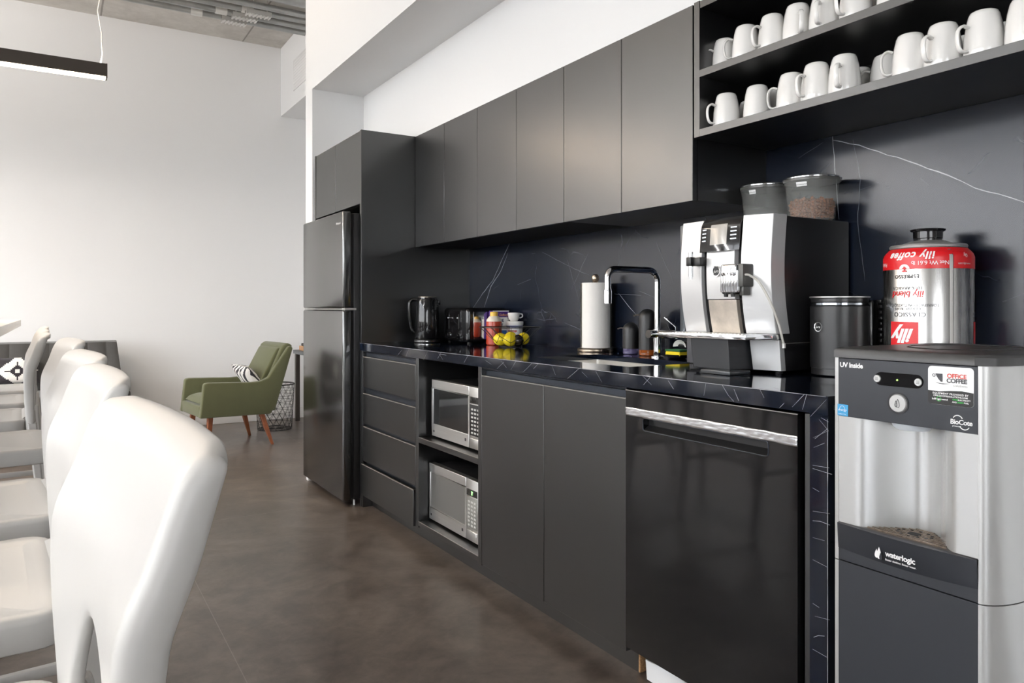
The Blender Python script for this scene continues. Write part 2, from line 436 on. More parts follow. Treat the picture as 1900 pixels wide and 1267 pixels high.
# ------------------------------------------------------------------ pendant light
M_led = mat('warm_led_diffuser', (.9, .85, .8), .5, emit=(1, .80, .58), estr=5.0)
M_cable = mat('white_cable', (.75, .74, .72), .5)
def pendant(x0, x1, yc, zb, label, down, up, color, wavy=False):
    t = thing('linear_pendant_light', label, 'pendant lamp', ((x0+x1)/2, yc, zb), 0, 'linear pendant lamps')
    ya, yb, zt = yc-.03, yc+.03, zb+.08
    m = MB().box(x0, x1, ya, ya+.004, zb+.008, zt-.001).box(x0, x1, yb-.004, yb, zb+.008, zt-.001).box(x0, x1, ya+.004, yb-.004, zt-.008, zt-.001)
    build('housing', m, M_darkmetal, t)
    for xx in (x1, x0): build('end_cap', MB().box(xx-.003, xx+.004, ya-.002, yb+.002, zb, zt), M_darkmetal, t, bevel=.001)
    m = MB().rbox(x0+.003, x1-.004, ya+.006, yb-.006, zb-.004, zb+.03, .006, 3); build('diffuser', m, M_led, t)
    for k, xx in enumerate((x1-.03, x0+.05)):
        if wavy and k == 0: m = MB().tube([(xx+.012*math.sin(i*.9)*(1-i/20)+.004*math.sin(i*2.3), yc, zt+i*(CEIL-zt)/20) for i in range(21)], .0035, 6)
        else: m = MB().tube([(xx, yc, zt), (xx, yc, CEIL)], .0035, 6)
        build('cable', m, M_cable, t)
        build('canopy', MB().lathe([(.03, 0), (.03, .02), (.0, .02)], (xx, yc, CEIL-.02), 16), M_trim, t)
    for nm, z, rot, w in (('lamp_light_down', zb-.006, (0, 0, 0), down), ('added_uplight', zt+.002, (PI, 0, 0), up)):  # the upward light is added to brighten the ceiling
        o = area_light(nm, ((x0+x1)/2, yc, z), rot, x1-x0-.02, .045, w, color); o.parent = t; o.location = (0, 0, z-zb)
pendant(-1.7, .245, 4.77, 2.40, 'long dark linear pendant lamp glowing warm white in the upper left corner', 20, 14, (1, .80, .60), True)
# unseen lamps added further left and behind the camera to brighten the room
for (x0, x1, yy) in ((-4.6, -2.4, 4.77), (-4.6, -2.4, 6.3), (-4.6, -2.4, 1.2)):
    pendant(x0, x1, yy, 2.60, 'linear pendant lamp added as fill light, hanging outside the picture', 42, 66, (1, .985, .975))

# ------------------------------------------------------------------ kitchen cabinets
XF = 1.447
def edgebox(m, x0, x1, y0, y1, z0, z1): return m.box(x0, x1, y0, y1, z0, z1)
# tall fridge enclosure
t = thing('fridge_cabinet', 'tall matte black cabinet surround over and beside the black fridge', 'cabinet', (1.8, 4.35, 0))
m = MB().box(1.445, XW, 3.930, 3.952, 0, 2.095); build('side_panel', m, M_lam, t, bevel=.0008)
m = MB().box(1.445, XW, 4.775, 4.797, 0, 2.095); build('side_panel', m, M_lam, t, bevel=.0008)
m = MB().box(1.47, XW, 3.952, 4.775, 2.075, 2.095).box(1.47, XW, 3.952, 4.775, 1.685, 1.70).box(XW-.012, XW, 3.952, 4.775, 0, 2.075); build('carcass', m, M_lam_in, t)
for (a, b) in ((3.955, 4.378), (4.382, 4.772)):
    m = MB().box(1.447, 1.467, a, b, 1.685, 2.092); build('door', m, M_lam, t, bevel=.001)
# wall cupboards
ys = [3.928, 3.554, 3.190, 2.826, 2.460, 2.098, 1.740]
labs = ['black double-door wall cupboard against the fridge surround, above the kettle', 'black double-door wall cupboard above the paper towel roll, middle of the three', 'black double-door wall cupboard above the coffee machine, beside the open mug shelves']
for i in range(3):
    yA, yB = ys[2*i+2], ys[2*i]
    t = thing('wall_cupboard', labs[i], 'cupboard', (1.95, (yA+yB)/2, 1.455), 0, 'wall cupboards over the worktop')
    m = MB().box(1.792, XW-.001, yA+.0005, yB-.0005, 1.457, 1.475).box(1.792, XW-.001, yA+.0005, yB-.0005, 2.075, 2.093)
    m.box(1.792, XW-.001, yA+.0005, yA+.018, 1.475, 2.075).box(1.792, XW-.001, yB-.018, yB-.0005, 1.475, 2.075).box(XW-.012, XW-.001, yA+.018, yB-.018, 1.475, 2.075)
    build('carcass', m, M_lam if i == 2 else M_lam_in, t)
    for (a, b) in ((yA, ys[2*i+1]), (ys[2*i+1], yB)):
        m = MB().box(1.770, 1.790, a+.0013, b-.0013, 1.454, 2.093); build('door', m, M_lam, t, bevel=.001)
# open shelf unit
t = thing('open_shelf_unit', 'black open wall shelf unit with two tiers of white mugs', 'shelf', (1.95, .95, 1.66))
YS0, YS1 = .36, 1.735
for q in (YS0, YS1-.024): build('side_panel', MB().box(1.770, XW, q, q+.024, 1.657, 2.097), M_lam, t, bevel=.0008)
m = MB().box(1.772, XW, YS0+.024, YS1-.024, 2.072, 2.095); build('top_panel', m, M_lam, t, bevel=.0008)
m = MB().box(1.770, XW, YS0+.024, YS1-.024, 1.657, 1.681); build('bottom_panel', m, M_lam, t, bevel=.0008)
m = MB().box(1.770, XW-.012, YS0+.024, YS1-.024, 1.849, 1.872); build('shelf', m, M_lam, t, bevel=.0008)
m = MB().box(XW-.012, XW, YS0+.024, YS1-.024, 1.681, 2.072); build('back_panel', m, M_lam_in, t)

# base: drawer unit
def channel(m, y0, y1, z0, z1):   # recessed finger-pull channel, stepped profile
    m.prism([(XF+.022, z0-.02), (XF+.022, z1-.012), (XF+.004, z1-.006), (XF+.002, z1), (XF+.03, z1+.001), (XF+.034, z0-.02)], 1, y0, y1)
t = thing('drawer_unit', 'matte black base unit with four handleless drawers beside the fridge', 'drawer unit', (1.75, 3.57, 0))
m = MB().box(1.447, XW-.02, 3.912, 3.929, 0.0, .868).box(1.447, XW-.02, 3.190, 3.2085, .075, .868).box(1.50, XW-.02, 3.2085, 3.912, .08, .098).box(XW-.035, XW-.02, 3.2085, 3.912, .098, .868).box(1.50, XW-.03, 3.2085, 3.912, .85, .868)
build('carcass', m, M_lam, t, bevel=.0008)
for (z0, z1, dx) in ((.667, .834, 0), (.468, .632, 0), (.262, .449, 0), (.072, .243, -.010)):
    m = MB().box(XF+dx, XF+.018+dx, 3.211, 3.909, z0, z1)
    m.prism([(XF+dx+.018, z1-.03), (XF+dx+.018, z1), (XF+dx+.006, z1), (XF+dx+.026, z1-.016), (XF+dx+.026, z1-.03)], 1, 3.211, 3.909)
    d = build('drawer', m, M_lam, t, bevel=.0012)
    m = MB().box(XF+dx-.0004, XF+dx+.006, 3.211, 3.909, z1-.0022, z1+.0005); build('edge_strip', m, M_edge, d)
    m = MB().box(XF+dx+.04, XF+.45, 3.225, 3.895, z0+.01, z1-.035); build('drawer_box', m, M_lam_in, d)
m = MB()
for (z0, z1) in ((.834, .866), (.632, .667), (.449, .468), (.243, .262)): channel(m, 3.2085, 3.912, z0, z1)
build('finger_channel', m, M_chan, t)
# base: open microwave niche
t = thing('microwave_niche_unit', 'open black base unit holding two microwaves one above the other', 'cabinet', (1.75, 2.88, 0))
m = MB().box(1.447, XW-.02, 3.174, 3.1895, .075, .868).box(1.447, XW-.02, 2.572, 2.600, .075, .868).box(XW-.035, XW-.02, 2.600, 3.174, .102, .868).box(1.60, XW-.03, 2.6, 3.174, .85, .868)
build('carcass', m, M_lam, t, bevel=.0008)
m = MB().box(1.447, XW-.035, 2.600, 3.174, .473, .498); d = build('shelf', m, M_lam, t, bevel=.0008)
m = MB().box(1.4465, 1.449, 2.6, 3.174, .4965, .4984); build('edge_strip', m, M_edge, d)
m = MB().box(1.447, XW-.035, 2.600, 3.174, .082, .104); d = build('bottom_panel', m, M_lam, t, bevel=.0008)
m = MB().box(1.4465, 1.449, 2.6, 3.174, .1025, .1044); build('edge_strip', m, M_edge, d)
# base: sink cabinet
t = thing('sink_base_cabinet', 'matte black two-door base cabinet under the sink', 'cabinet', (1.75, 2.13, 0))
m = MB().box(1.47, XW-.02, 2.553, 2.5715, .08, .868).box(1.47, XW-.02, 1.693, 1.711, .08, .868).box(1.47, XW-.02, 1.711, 2.553, .08, .098).box(XW-.035, XW-.02, 1.711, 2.553, .098, .868)
build('carcass', m, M_lam, t)
for (a, b) in ((1.6935, 2.1285), (2.1315, 2.570)):
    m = MB().box(XF, XF+.019, a, b, .080, .834); d = build('door', m, M_lam, t, bevel=.0012)
    m = MB().box(XF-.0004, XF+.006, a, b, .8318, .8346); build('edge_strip', m, M_edge, d)
m = MB(); channel(m, 1.6935, 2.5715, .834, .866); build('finger_channel', m, M_chan, t)
# toe kick
m = MB().box(1.503, 1.519, 1.697, 3.911, 0, .0735)
t = build('toe_kick', m, M_lam); tag(t, 'black toe kick board along the floor under the base cabinets', 'plinth')
m = MB().box(1.4995, 1.522, 1.690, 1.697, .004, .082); build('raw_end', m, mat('raw_chipboard', (.36, .20, .09), .8, var=.4, vscale=180), t, label='bare chipboard end of the plinth')
# filler next to dishwasher
m = MB().box(1.452, XW-.05, 1.058, 1.080, 0, .864); tag(build('filler_panel', m, M_lam, bevel=.001), 'narrow matte black filler panel between dishwasher and marble end panel', 'panel')

# ------------------------------------------------------------------ worktop (slab with sink cut-out + waterfall end), veins and painted edge highlight
SX0, SX1, SY0, SY1 = 1.60, 1.92, 1.86, 2.43
XC0 = 1.437; ZT, ZB = .910, .869; YE = 1.010
def vein_or_glint(m, pts, w, mi, plane, off, jit=.0016):
    # thin inlaid strip on plane: 'x' -> pts (y,z) ; 'z' -> pts (x,y)
    P = []
    for i in range(len(pts)-1):
        a, b = pts[i], pts[i+1]; n = max(1, int(math.hypot(b[0]-a[0], b[1]-a[1])/.03))
        for k in range(n):
            f = k/n; P.append((a[0]+(b[0]-a[0])*f, a[1]+(b[1]-a[1])*f))
    P.append(pts[-1]); L = []; N = len(P)
    for i, p in enumerate(P):
        a, b = P[max(0, i-1)], P[min(N-1, i+1)]; dx, dy = b[0]-a[0], b[1]-a[1]; l = math.hypot(dx, dy) or 1
        j = random.uniform(-1, 1)*jit if 0 < i < N-1 else 0
        ww = w*random.uniform(.5, 1.25)*(.35+.65*min(1, min(i, N-1-i)/3+.2))
        nx, ny = -dy/l, dx/l
        L.append(((p[0]+nx*(j+ww), p[1]+ny*(j+ww)), (p[0]+nx*(j-ww), p[1]+ny*(j-ww))))
    for i in range(N-1):
        q = [L[i][0], L[i+1][0], L[i+1][1], L[i][1]]
        m.add([(off, a, b) for a, b in q] if plane == 'x' else [(a, b, off) for a, b in q], [(0, 1, 2, 3)], mi)
t = thing('marble_worktop', 'polished black marble worktop with white veins and a waterfall end', 'worktop', (1.79, 2.4, ZB))
ZI = .890
m = MB().box(XC0, XC0+.02, YE, 3.929, ZB, ZT).box(XC0+.02, SX0, YE, 3.929, ZI, ZT).box(SX1, XW-.001, YE, 3.929, ZI, ZT).box(SX0, SX1, YE, SY0, ZI, ZT).box(SX0, SX1, SY1, 3.929, ZI, ZT)
edge = [((745,650),(735,662)),((759,648),(752,663)),((793,652),(786,668)),((813,653),(822,668)),((820,652),(812,665)),((815,657),(828,659)),((868,660),(861,673)),
        ((958,669),(948,686)),((987,674),(969,692)),((1000,674),(990,684)),((1024,678),(1031,696)),((1074,684),(1052,703)),((1105,688),(1117,709)),((1207,699),(1194,714)),((1193,698),(1209,714)),
        ((1310,711),(1306,734)),((1340,714),(1352,734)),((1352,734),(1362,745)),((1362,722),(1371,744)),((1497,731),(1489,760)),((1493,731),(1470,755)),((1455,748),(1446,757)),((900,668),(912,676)),((930,670),(940,682)),((935,672),(922,684)),((1080,690),(1090,700)),((1240,706),(1250,722)),((1410,722),(1418,738))]
for a, b in edge: vein_or_glint(m, [px_on_x(*a, XC0), px_on_x(*b, XC0)], .0008, 1, 'x', XC0-.0003)
vein_or_glint(m, [(3.928, ZT-.0011), (YE+.005, ZT-.0011)], .0008, 1, 'x', XC0-.0004, 0)  # edge highlight painted as a bright strip along the slab's front top edge
for k in range(26):
    x0 = random.uniform(1.46, 1.58) if k % 2 else random.uniform(1.95, 2.12); y0 = random.uniform(1.1, 3.85); a = random.uniform(0, PI); l = random.uniform(.03, .09)
    vein_or_glint(m, [(x0, y0), (min(2.13, max(1.445, x0+l*math.cos(a))), min(3.92, y0+l*math.sin(a)))], .0006, 1 if k % 3 == 0 else 2, 'z', ZT+.0003)
build('slab', m, [M_marb, M_vein_glint, M_vein2], t)
m = MB().box(XC0, XW-.001, YE, YE+.046, 0, ZB-.0003)
wf = [((1508,863),(1539,868)),((1508,869),(1544,880)),((1508,948),(1540,953)),((1508,966),(1522,968),(1540,974)),((1508,997),(1530,1003)),((1508,1038),(1535,1052)),((1508,1119),(1520,1127)),((1512,1143),(1540,1150)),((1508,1204),(1534,1219)),((1510,1182),(1518,1178),(1530,1180)),((1536,795),(1512,814)),((1509,812),(1535,800)),((1520,778),(1538,800)),((1510,830),(1530,822)),((1538,783),(1524,775)),((1508,905),(1520,912))]
for q in wf: vein_or_glint(m, [px_on_x(*p, XC0) for p in q], .0007, 1, 'x', XC0-.0003)
vein_or_glint(m, [(YE+.001, .86), (YE+.001, .03)], .0007, 1, 'x', XC0-.0003, .0002)  # straight pale line down the panel's outer edge
vein_or_glint(m, [(YE+.004, ZB+.034), (YE+.044, ZB-.008)], .0006, 1, 'x', XC0-.0003)
build('end_panel', m, [M_marb, M_vein_glint, M_vein2], t)
# backsplash
m = MB().box(XW-.012, XW-.0005, .36, 3.929, ZT+.0005, 1.656)
SP = [[(945,452),(925,497),(914,521),(896,544),(878,571)],[(942,470),(931,500),(911,532),(898,571)],[(1006,468),(1052,492),(1102,515)],[(1148,544),(1160,560),(1183,587)],[(1048,599),(1092,618)],
      [(996,591),(1010,594),(1032,591)],[(1092,468),(1060,538)],[(1218,450),(1232,484),(1250,522)],[(1545,253),(1550,329),(1557,407)],[(1546,260),(1594,270),(1685,299),(1760,326),(1809,348),(1900,374),(1925,380)],
      [(1583,259),(1597,334),(1591,415),(1605,522)],[(960,528),(985,518)],[(1052,480),(1075,560)],[(1186,540),(1226,556)],[(1237,600),(1255,635)],[(1860,560),(1900,545)],[(1140,545),(1190,548)],[(1262,540),(1268,560)]]
for q, (pl) in enumerate(SP):
    big = q in (0, 1, 8, 9, 3)
    vein_or_glint(m, [px_on_x(*p, XW-.012) for p in pl], .0013 if big else .0009, 1 if big else 2, 'x', XW-.0124)
for k in range(20):
    y0 = random.uniform(.5, 3.9); z0 = random.uniform(.95, 1.62); a = random.uniform(0, PI); l = random.uniform(.03, .10)
    vein_or_glint(m, [(y0, z0), (min(3.92, y0+l*math.cos(a)), min(1.65, z0+l*math.sin(a)))], .0005, 2, 'x', XW-.0124)
# upper part stops under the cupboards
tag(build('marble_backsplash', m, [M_splash, M_vein_glint, M_vein2]), 'satin black marble backsplash with thin white veins behind the worktop', 'backsplash')

# sink
t = thing('sink', 'undermount stainless steel sink set in the black marble worktop', 'sink', ((SX0+SX1)/2, (SY0+SY1)/2, .70))
m = MB(); b = .715
def ring(z, ins, r=.03):
    pts = []
    x0, x1, y0, y1 = SX0-.006+ins, SX1+.006-ins, SY0-.006+ins, SY1+.006-ins
    for (cx, cy, a0) in ((x1-r, y1-r, 0), (x0+r, y1-r, 90), (x0+r, y0+r, 180), (x1-r, y0+r, 270)):
        for i in range(5): a = math.radians(a0+22.5*i); pts.append((cx+r*math.cos(a), cy+r*math.sin(a), z))
    return pts
rings = [ring(.8885, -.012, .012), ring(.8885, 0, .012), ring(.8, .002, .012), ring(.73, .004, .016), ring(.716, .016, .02), ring(b, .05, .03)]
n = len(rings[0]); vs = sum(rings, []); fs = []
for j in range(len(rings)-1):
    for i in range(n): fs.append((j*n+i, j*n+(i+1) % n, (j+1)*n+(i+1) % n, (j+1)*n+i))
fs.append(tuple((len(rings)-1)*n+i for i in range(n))); m.add(vs, fs); build('bowl', m, M_sink, t)
m = MB().lathe([(.0, .001), (.02, .001), (.034, .003), (.04, .001)], ((SX0+SX1)/2, (SY0+SY1)/2, b), 24); build('drain', m, M_chrome, t)

# ------------------------------------------------------------------ fridge
t = thing('refrigerator', 'tall glossy black top-freezer refrigerator in the cabinet surround', 'refrigerator', (1.73, 4.36, 0))
m = MB().rbox(1.418, 2.10, 3.978, 4.742, .03, 1.635, .006); build('body', m, M_black_satin, t)
for (z0, z1, nm) in ((1.103, 1.642, 'freezer_door'), (.028, 1.090, 'fridge_door')):
    m = MB().rbox(1.352, 1.402, 3.966, 4.738, z0, z1, .010, 3); d = build(nm, m, M_black_fridge, t)
    m = MB().box(1.402, 1.417, 3.984, 4.722, z0+.012, z1-.012); build('gasket', m, M_rubber, d)
m = MB().box(1.36, 1.412, 3.975, 4.73, 1.0935, 1.0995); build('divider_trim', m, mat('grey_trim_metal', (.5, .5, .5), .25, 1), t, label='thin silver strip between the two doors')
build('hinge', MB().box(1.365, 1.43, 3.968, 4.02, 1.091, 1.102), M_zinc, t); build('hinge', MB().box(1.365, 1.43, 4.69, 4.737, 1.091, 1.102), M_zinc, t)
build('foot', MB().rbox(1.37, 1.43, 4.69, 4.735, .0, .026, .003), M_white_pl, t); build('foot', MB().tube([(1.425, 3.99, 0), (1.425, 3.99, .032)], .006, 8), M_white_pl, t)
m = text_faceX(MB(), 'Whirlpool', 1.3515, 4.045, 1.578, .019, shear=.2); build('lettering', m, M_whiteprint, t)

# ------------------------------------------------------------------ dishwasher
t = thing('dishwasher', 'glossy black built-in dishwasher with pocket handle beside the marble end panel', 'dishwasher', (1.75, 1.39, 0))
m = MB().box(1.475, 2.06, 1.094, 1.684, .09, .855); build('body', m, M_black_pl, t)
y0, y1, zt, zb = 1.091, 1.688, .861, .098
py0, py1, pz0, pz1 = 1.172, 1.612, .752, .785
m = MB()
def front_with_pocket(m, x):
    m.box(x, x+.024, y0, y1, pz1, zt).box(x, x+.024, y0, y1, zb, pz0).box(x, x+.024, y0, py0, pz0, pz1).box(x, x+.024, py1, y1, pz0, pz1)
front_with_pocket(m, 1.441); d = build('door', m, M_black_gloss, t)
m = MB().prism([(1.4655, pz0-.004), (1.443, pz0), (1.4635, pz0+.012), (1.4635, pz1), (1.4655, pz1)], 1, py0, py1)
build('pocket', m, M_black_pl, d)
m = MB().tube([(1.4405, y, z) for y, z in rrect((py0+py1)/2, (pz0+pz1)/2-.0005, py1-py0, pz1-pz0+.003, .008)], .0012, 6, closed=True); build('pocket_rim', m, M_chan, d)
def film(u, v):
    y = y0+(y1-y0)*u; z = .787+.024*v
    return (1.4400-.0009*(.5+.5*math.sin(u*95+3*math.sin(v*5+u*30)))-.0006*math.sin(v*14+u*40), y, z)
m = MB().grid(film, 120, 6); build('protective_film', m, mat('crinkled_clear_film_on_steel', (.75, .76, .78), .18, .9), d, smooth=None, solid=.0006, label='crinkled silver strip still under its film')
m = MB().box(1.4398, 1.443, y0, y1, zt-.0015, zt+.0006); build('top_edge', m, M_edge, d)
m = MB()
m.grid(lambda u, v: (1.492+.006*math.sin(u*24)*v, 1.10+.55*u, .006+.060*v+.002*math.sin(u*18)), 50, 5)
build('toe_panel', m, mat('white_insulation_wrap', (.78, .78, .78), .45, bump=.3, bscale=60), t, solid=.004, label='white wrapped insulation strip under the door')
for (a, b) in ((1.53, 1.14), (1.53, 1.63), (2.0, 1.14), (2.0, 1.63)): build('foot', MB().lathe([(.015, 0), (.015, .02), (.008, .02), (.008, .091)], (a, b, 0), 12), M_black_pl, t)

# ------------------------------------------------------------------ microwaves
M_mwglass = mat('dark_oven_glass', (.012, .013, .014), .04, 0, 1.75)
M_mwmirror = mat('grey_oven_glass', (.30, .30, .29), .35, .75)
def microwave(z, ytop, label, upper):
    yl = 3.138 if upper else 3.166; yr = yl-.482; h = .262; xf = 1.498
    t = thing('microwave', label, 'microwave', (1.66, (yl+yr)/2, z), 0, 'microwaves in the open base unit')
    z0 = z+.010
    m = MB().rbox(xf+.03, xf+.37, yr+.004, yl-.004, z0+.002, z0+h-.006, .004); build('body', m, M_black_pl, t)
    for yy in (yl-.04, yr+.04):
        for xx in (.06, .33): build('foot', MB().lathe([(.012, 0), (.014, .012)], (xf+xx, yy, z), 12), M_rubber, t)
    yd = yr+.118   # door / panel split
    m = MB(); wz0, wz1, wy0, wy1 = z0+.055, z0+h-.040, yd+.008, yl-.014
    m.box(xf, xf+.03, yd, yl, z0, wz0).box(xf, xf+.03, yd, yl, wz1, z0+h).box(xf, xf+.03, wy1, yl, wz0, wz1).box(xf, xf+.03, yd, wy0, wz0, wz1)
    d = build('door', m, M_steel, t, bevel=.002)
    m = MB().box(xf+.003, xf+.02, wy0, wy1, wz0, wz1); build('window_glass', m, M_mwglass if upper else M_mwmirror, d)
    m = MB().rbox(xf, xf+.03, yr, yd-.0015, z0, z0+h, .004); p = build('control_panel', m, M_steel, t)
    m = MB().rbox(xf-.0015, xf+.004, yr+.014, yd-.012, z0+.056, z0+h-.075, .001); build('keypad', m, M_black_pl if upper else mat('grey_keypad', (.30, .30, .28), .4, .4), p)
    m = MB().rbox(xf-.0015, xf+.004, yr+.014, yd-.012, z0+h-.070, z0+h-.042, .001); build('display', m, mat('display_glass', (.03, .03, .03), .1), p)
    m = MB()
    for r in range(7):
        for c in range(3): m.rbox(xf-.003, xf-.001, yr+.024+c*.026, yr+.040+c*.026, z0+.064+r*.0165, z0+.072+r*.0165, .0008)
    build('button', m, mat('pale_keys', (.55, .55, .53), .5), p)
    m = MB().rbox(xf-.003, xf+.002, yr+.016, yd-.014, z0+.010, z0+.044, .002); build('open_button', m, M_steel, p)
    if not upper:
        m = MB().box(xf-.0022, xf-.0016, (yr+yd)/2-.004, (yr+yd)/2+.004, z0+h-.064, z0+h-.048).box(xf-.0022, xf-.0016, (yr+yd)/2-.008, (yr+yd)/2-.004, z0+h-.054, z0+h-.050); build('lit_digit', m, mat('green_digits', (.1, .8, .1), .5, emit=(.35, 1, .25), estr=1.5), p)
    m = MB().rbox(xf-.0006, xf+.001, yd+.022, yd+.036, z0+.024, z0+.036, .0004).rbox(xf-.0006, xf+.001, yl-.030, yl-.018, z0+.018, z0+.028, .0004); build('emblem', m, M_darkprint, d)
microwave(.498, 0, 'upper stainless microwave with dark mirror-like glass, on the niche shelf', True)
microwave(.104, 0, 'lower stainless microwave with grey glass and green display, at the bottom of the niche', False)

# ------------------------------------------------------------------ coffee machine
M_alu = mat('silver_lacquered_front', (.62, .62, .62), .30, .35)
M_stain = mat('stained_silver_plate', (.56, .50, .43), .32, .4, var=.25, vscale=14)
t = thing('coffee_machine', 'large automatic coffee machine with silver front and black sides on the worktop', 'coffee machine', (1.9, 1.57, .91))
YC0, YC1 = 1.412, 1.762
# body: plan outline (x,y), side at y=1.412
m = MB().prism([(1.790, 1.414), (2.118, 1.414), (2.118, 1.76), (1.775, 1.76), (1.775, 1.492)], 2, .918, 1.374, 0, .004)
build('body', m, M_black_satin, t)
m = MB().box(1.80, 2.11, 1.4128, 1.4145, .9995, 1.001); build('seam', m, M_edge, t)
def xf_z(z):      # front profile bulge
    u = (z-1.03)/(1.376-1.03); return 1.735-.018*math.sin(PI*min(1, max(0, u))**.9)-.012*u
def panel(ya, yb, z0, z1, dxa=0, dxb=0, th=.02, off=0, n=14):
    m = MB()
    P = []
    for j in range(n+1):
        z = z0+(z1-z0)*j/n; x = xf_z(z)+off
        P.append(((x+dxa, ya, z), (x+dxb, yb, z), (x+dxb+th, yb, z), (x+dxa+th, ya, z)))
    vs = sum([list(p) for p in P], []); fs = []
    for j in range(n):
        for i in range(4): fs.append((j*4+i, j*4+(i+1) % 4, (j+1)*4+(i+1) % 4, (j+1)*4+i))
    fs += [(0, 1, 2, 3), (n*4+3, n*4+2, n*4+1, n*4)]; m.add(vs, fs); return m
build('front_panel', panel(1.738, 1.647, 1.028, 1.376, .002, 0, .05), M_alu, t, bevel=.0015, label='left silver front panel')
build('front_panel', panel(1.626, 1.516, 1.130, 1.288, 0, 0, .04), M_alu, t, bevel=.0015, label='middle silver front panel')
build('splash_plate', panel(1.626, 1.516, 1.028, 1.1285, .004, .004, .04), M_stain, t, bevel=.001, label='coffee-stained silver plate under the spout')
build('front_panel', panel(1.491, 1.412, 1.028, 1.377, 0, .036, .06), M_alu, t, bevel=.0015, label='right silver front wing')
build('channel', panel(1.73, 1.480, 1.026, 1.372, .012, .02, .05), M_black_gloss, t)
m = MB().rbox(1.735, 1.79, 1.742, 1.764, 1.02, 1.372, .004); build('side_trim', m, mat('grey_side_trim', (.10, .11, .12), .3, .5), t)
# display
def disp(u, v):
    z = 1.275+.099*v; y = 1.648-.155*u; return (xf_z(z)-.004-.014*math.sin(PI*u)*.6+.012*max(0, (v-.75)/.25)**2, y, z)
m = MB().grid(disp, 24, 16); build('display_panel', m, M_black_gloss, t, solid=.006)
m = MB()
for k in range(4):
    for (ya, yb) in ((1.520, 1.503), (1.643, 1.629)):
        z = 1.306+k*.0125; m.box(1.697, 1.70, yb, ya, z, z+.0035)
def scr(u, v):
    a = disp(.30+.42*u, .20+.62*v); return (a[0]-.0036, a[1], a[2])
d_ = build('screen', MB().grid(scr, 10, 10), mat('grey_display_screen', (.36, .34, .31), .15), t)
mk = MB()
for k in range(4):
    for (u0, u1) in ((.80, .93), (.06, .17)):
        v = .33+k*.115; q = [disp(u0, v), disp(u1, v), disp(u1, v+.035), disp(u0, v+.035)]; mk.add([(p[0]-.004, p[1], p[2]) for p in q], [(0, 1, 2, 3)])
build('button_mark', mk, mat('lit_button_mark', (.7, .75, .8), .3, emit=(.8, .9, 1), estr=.5), t)
# frother on the left
m = MB().tube([(1.688, 1.668, 1.200), (1.688, 1.668, 1.278)], .0078, 16).tube([(1.688, 1.668, 1.193), (1.688, 1.668, 1.200)], .006, 12); f = build('milk_frother', m, M_chrome, t)
m = MB().rbox(1.677, 1.699, 1.658, 1.679, 1.234, 1.262, .003).rbox(1.686, 1.722, 1.628, 1.662, 1.234, 1.260, .003); build('clamp', m, M_black_pl, f)
# spout block
m = MB().rbox(1.672, 1.722, 1.476, 1.534, 1.196, 1.232, .006, 3)
for k in range(6): m.lathe([(.0085, 0), (.0095, .004), (.0095, .062)], (1.680+.003*abs(k-2.5)*.5, 1.531-k*.0100, 1.150), 12)
s_ = build('spout', m, M_chrome, t)
m = MB().lathe([(.006, 0), (.008, .018)], (1.682, 1.520, 1.136), 12).lathe([(.006, 0), (.008, .018)], (1.682, 1.494, 1.136), 12).rbox(1.676, 1.72, 1.480, 1.532, 1.144, 1.158, .004); build('outlet', m, M_black_pl, s_)
m = MB().rbox(1.680, 1.726, 1.456, 1.4755, 1.165, 1.232, .004).rbox(1.69, 1.72, 1.462, 1.478, 1.140, 1.17, .003); build('bracket', m, mat('grey_spout_bracket', (.09, .09, .085), .35, .3), s_)
m = MB().lathe([(.0, 0), (.015, .0), (.016, .002), (.016, .004)], (xf_z(1.215)-.004, 1.582, 1.215), 24, ax='x'); bd = build('badge', m, M_black_gloss, t)
m = MB().lathe([(.0135, -.001), (.0165, -.0015), (.0165, .003)], (xf_z(1.215)-.004, 1.582, 1.215), 24, ax='x', cap=False); build('badge_ring', m, M_chrome, bd)
m = text_faceX(MB(), 'jura', xf_z(1.215)-.0045, 1.582, 1.215, .013, shear=.3); build('lettering', m, M_whiteprint, bd)
# hose
def smooth(pts, n=8):
    P = [Vector(p) for p in pts]; out = []
    for i in range(len(P)-1):
        p0, p1, p2, p3 = P[max(0, i-1)], P[i], P[i+1], P[min(len(P)-1, i+2)]
        for k in range(n):
            u = k/n; out.append(.5*((2*p1)+(-p0+p2)*u+(2*p0-5*p1+4*p2-p3)*u*u+(-p0+3*p1-3*p2+p3)*u**3))
    out.append(P[-1]); return out
m = MB().tube(smooth([(1.690, 1.458, 1.200), (1.700, 1.447, 1.197), (1.718, 1.428, 1.175), (1.733, 1.404, 1.122), (1.764, 1.399, 1.059), (1.780, 1.399, 1.015), (1.786, 1.399, 1.000)]), .0035, 8)
h_ = build('milk_hose', m, mat('translucent_milk_tube', (.78, .76, .70), .25, trans=.3), t)
m = MB().tube([(1.786, 1.399, 1.001), (1.7865, 1.399, .988)], .0055, 10); build('hose_nozzle', m, M_zinc, h_)
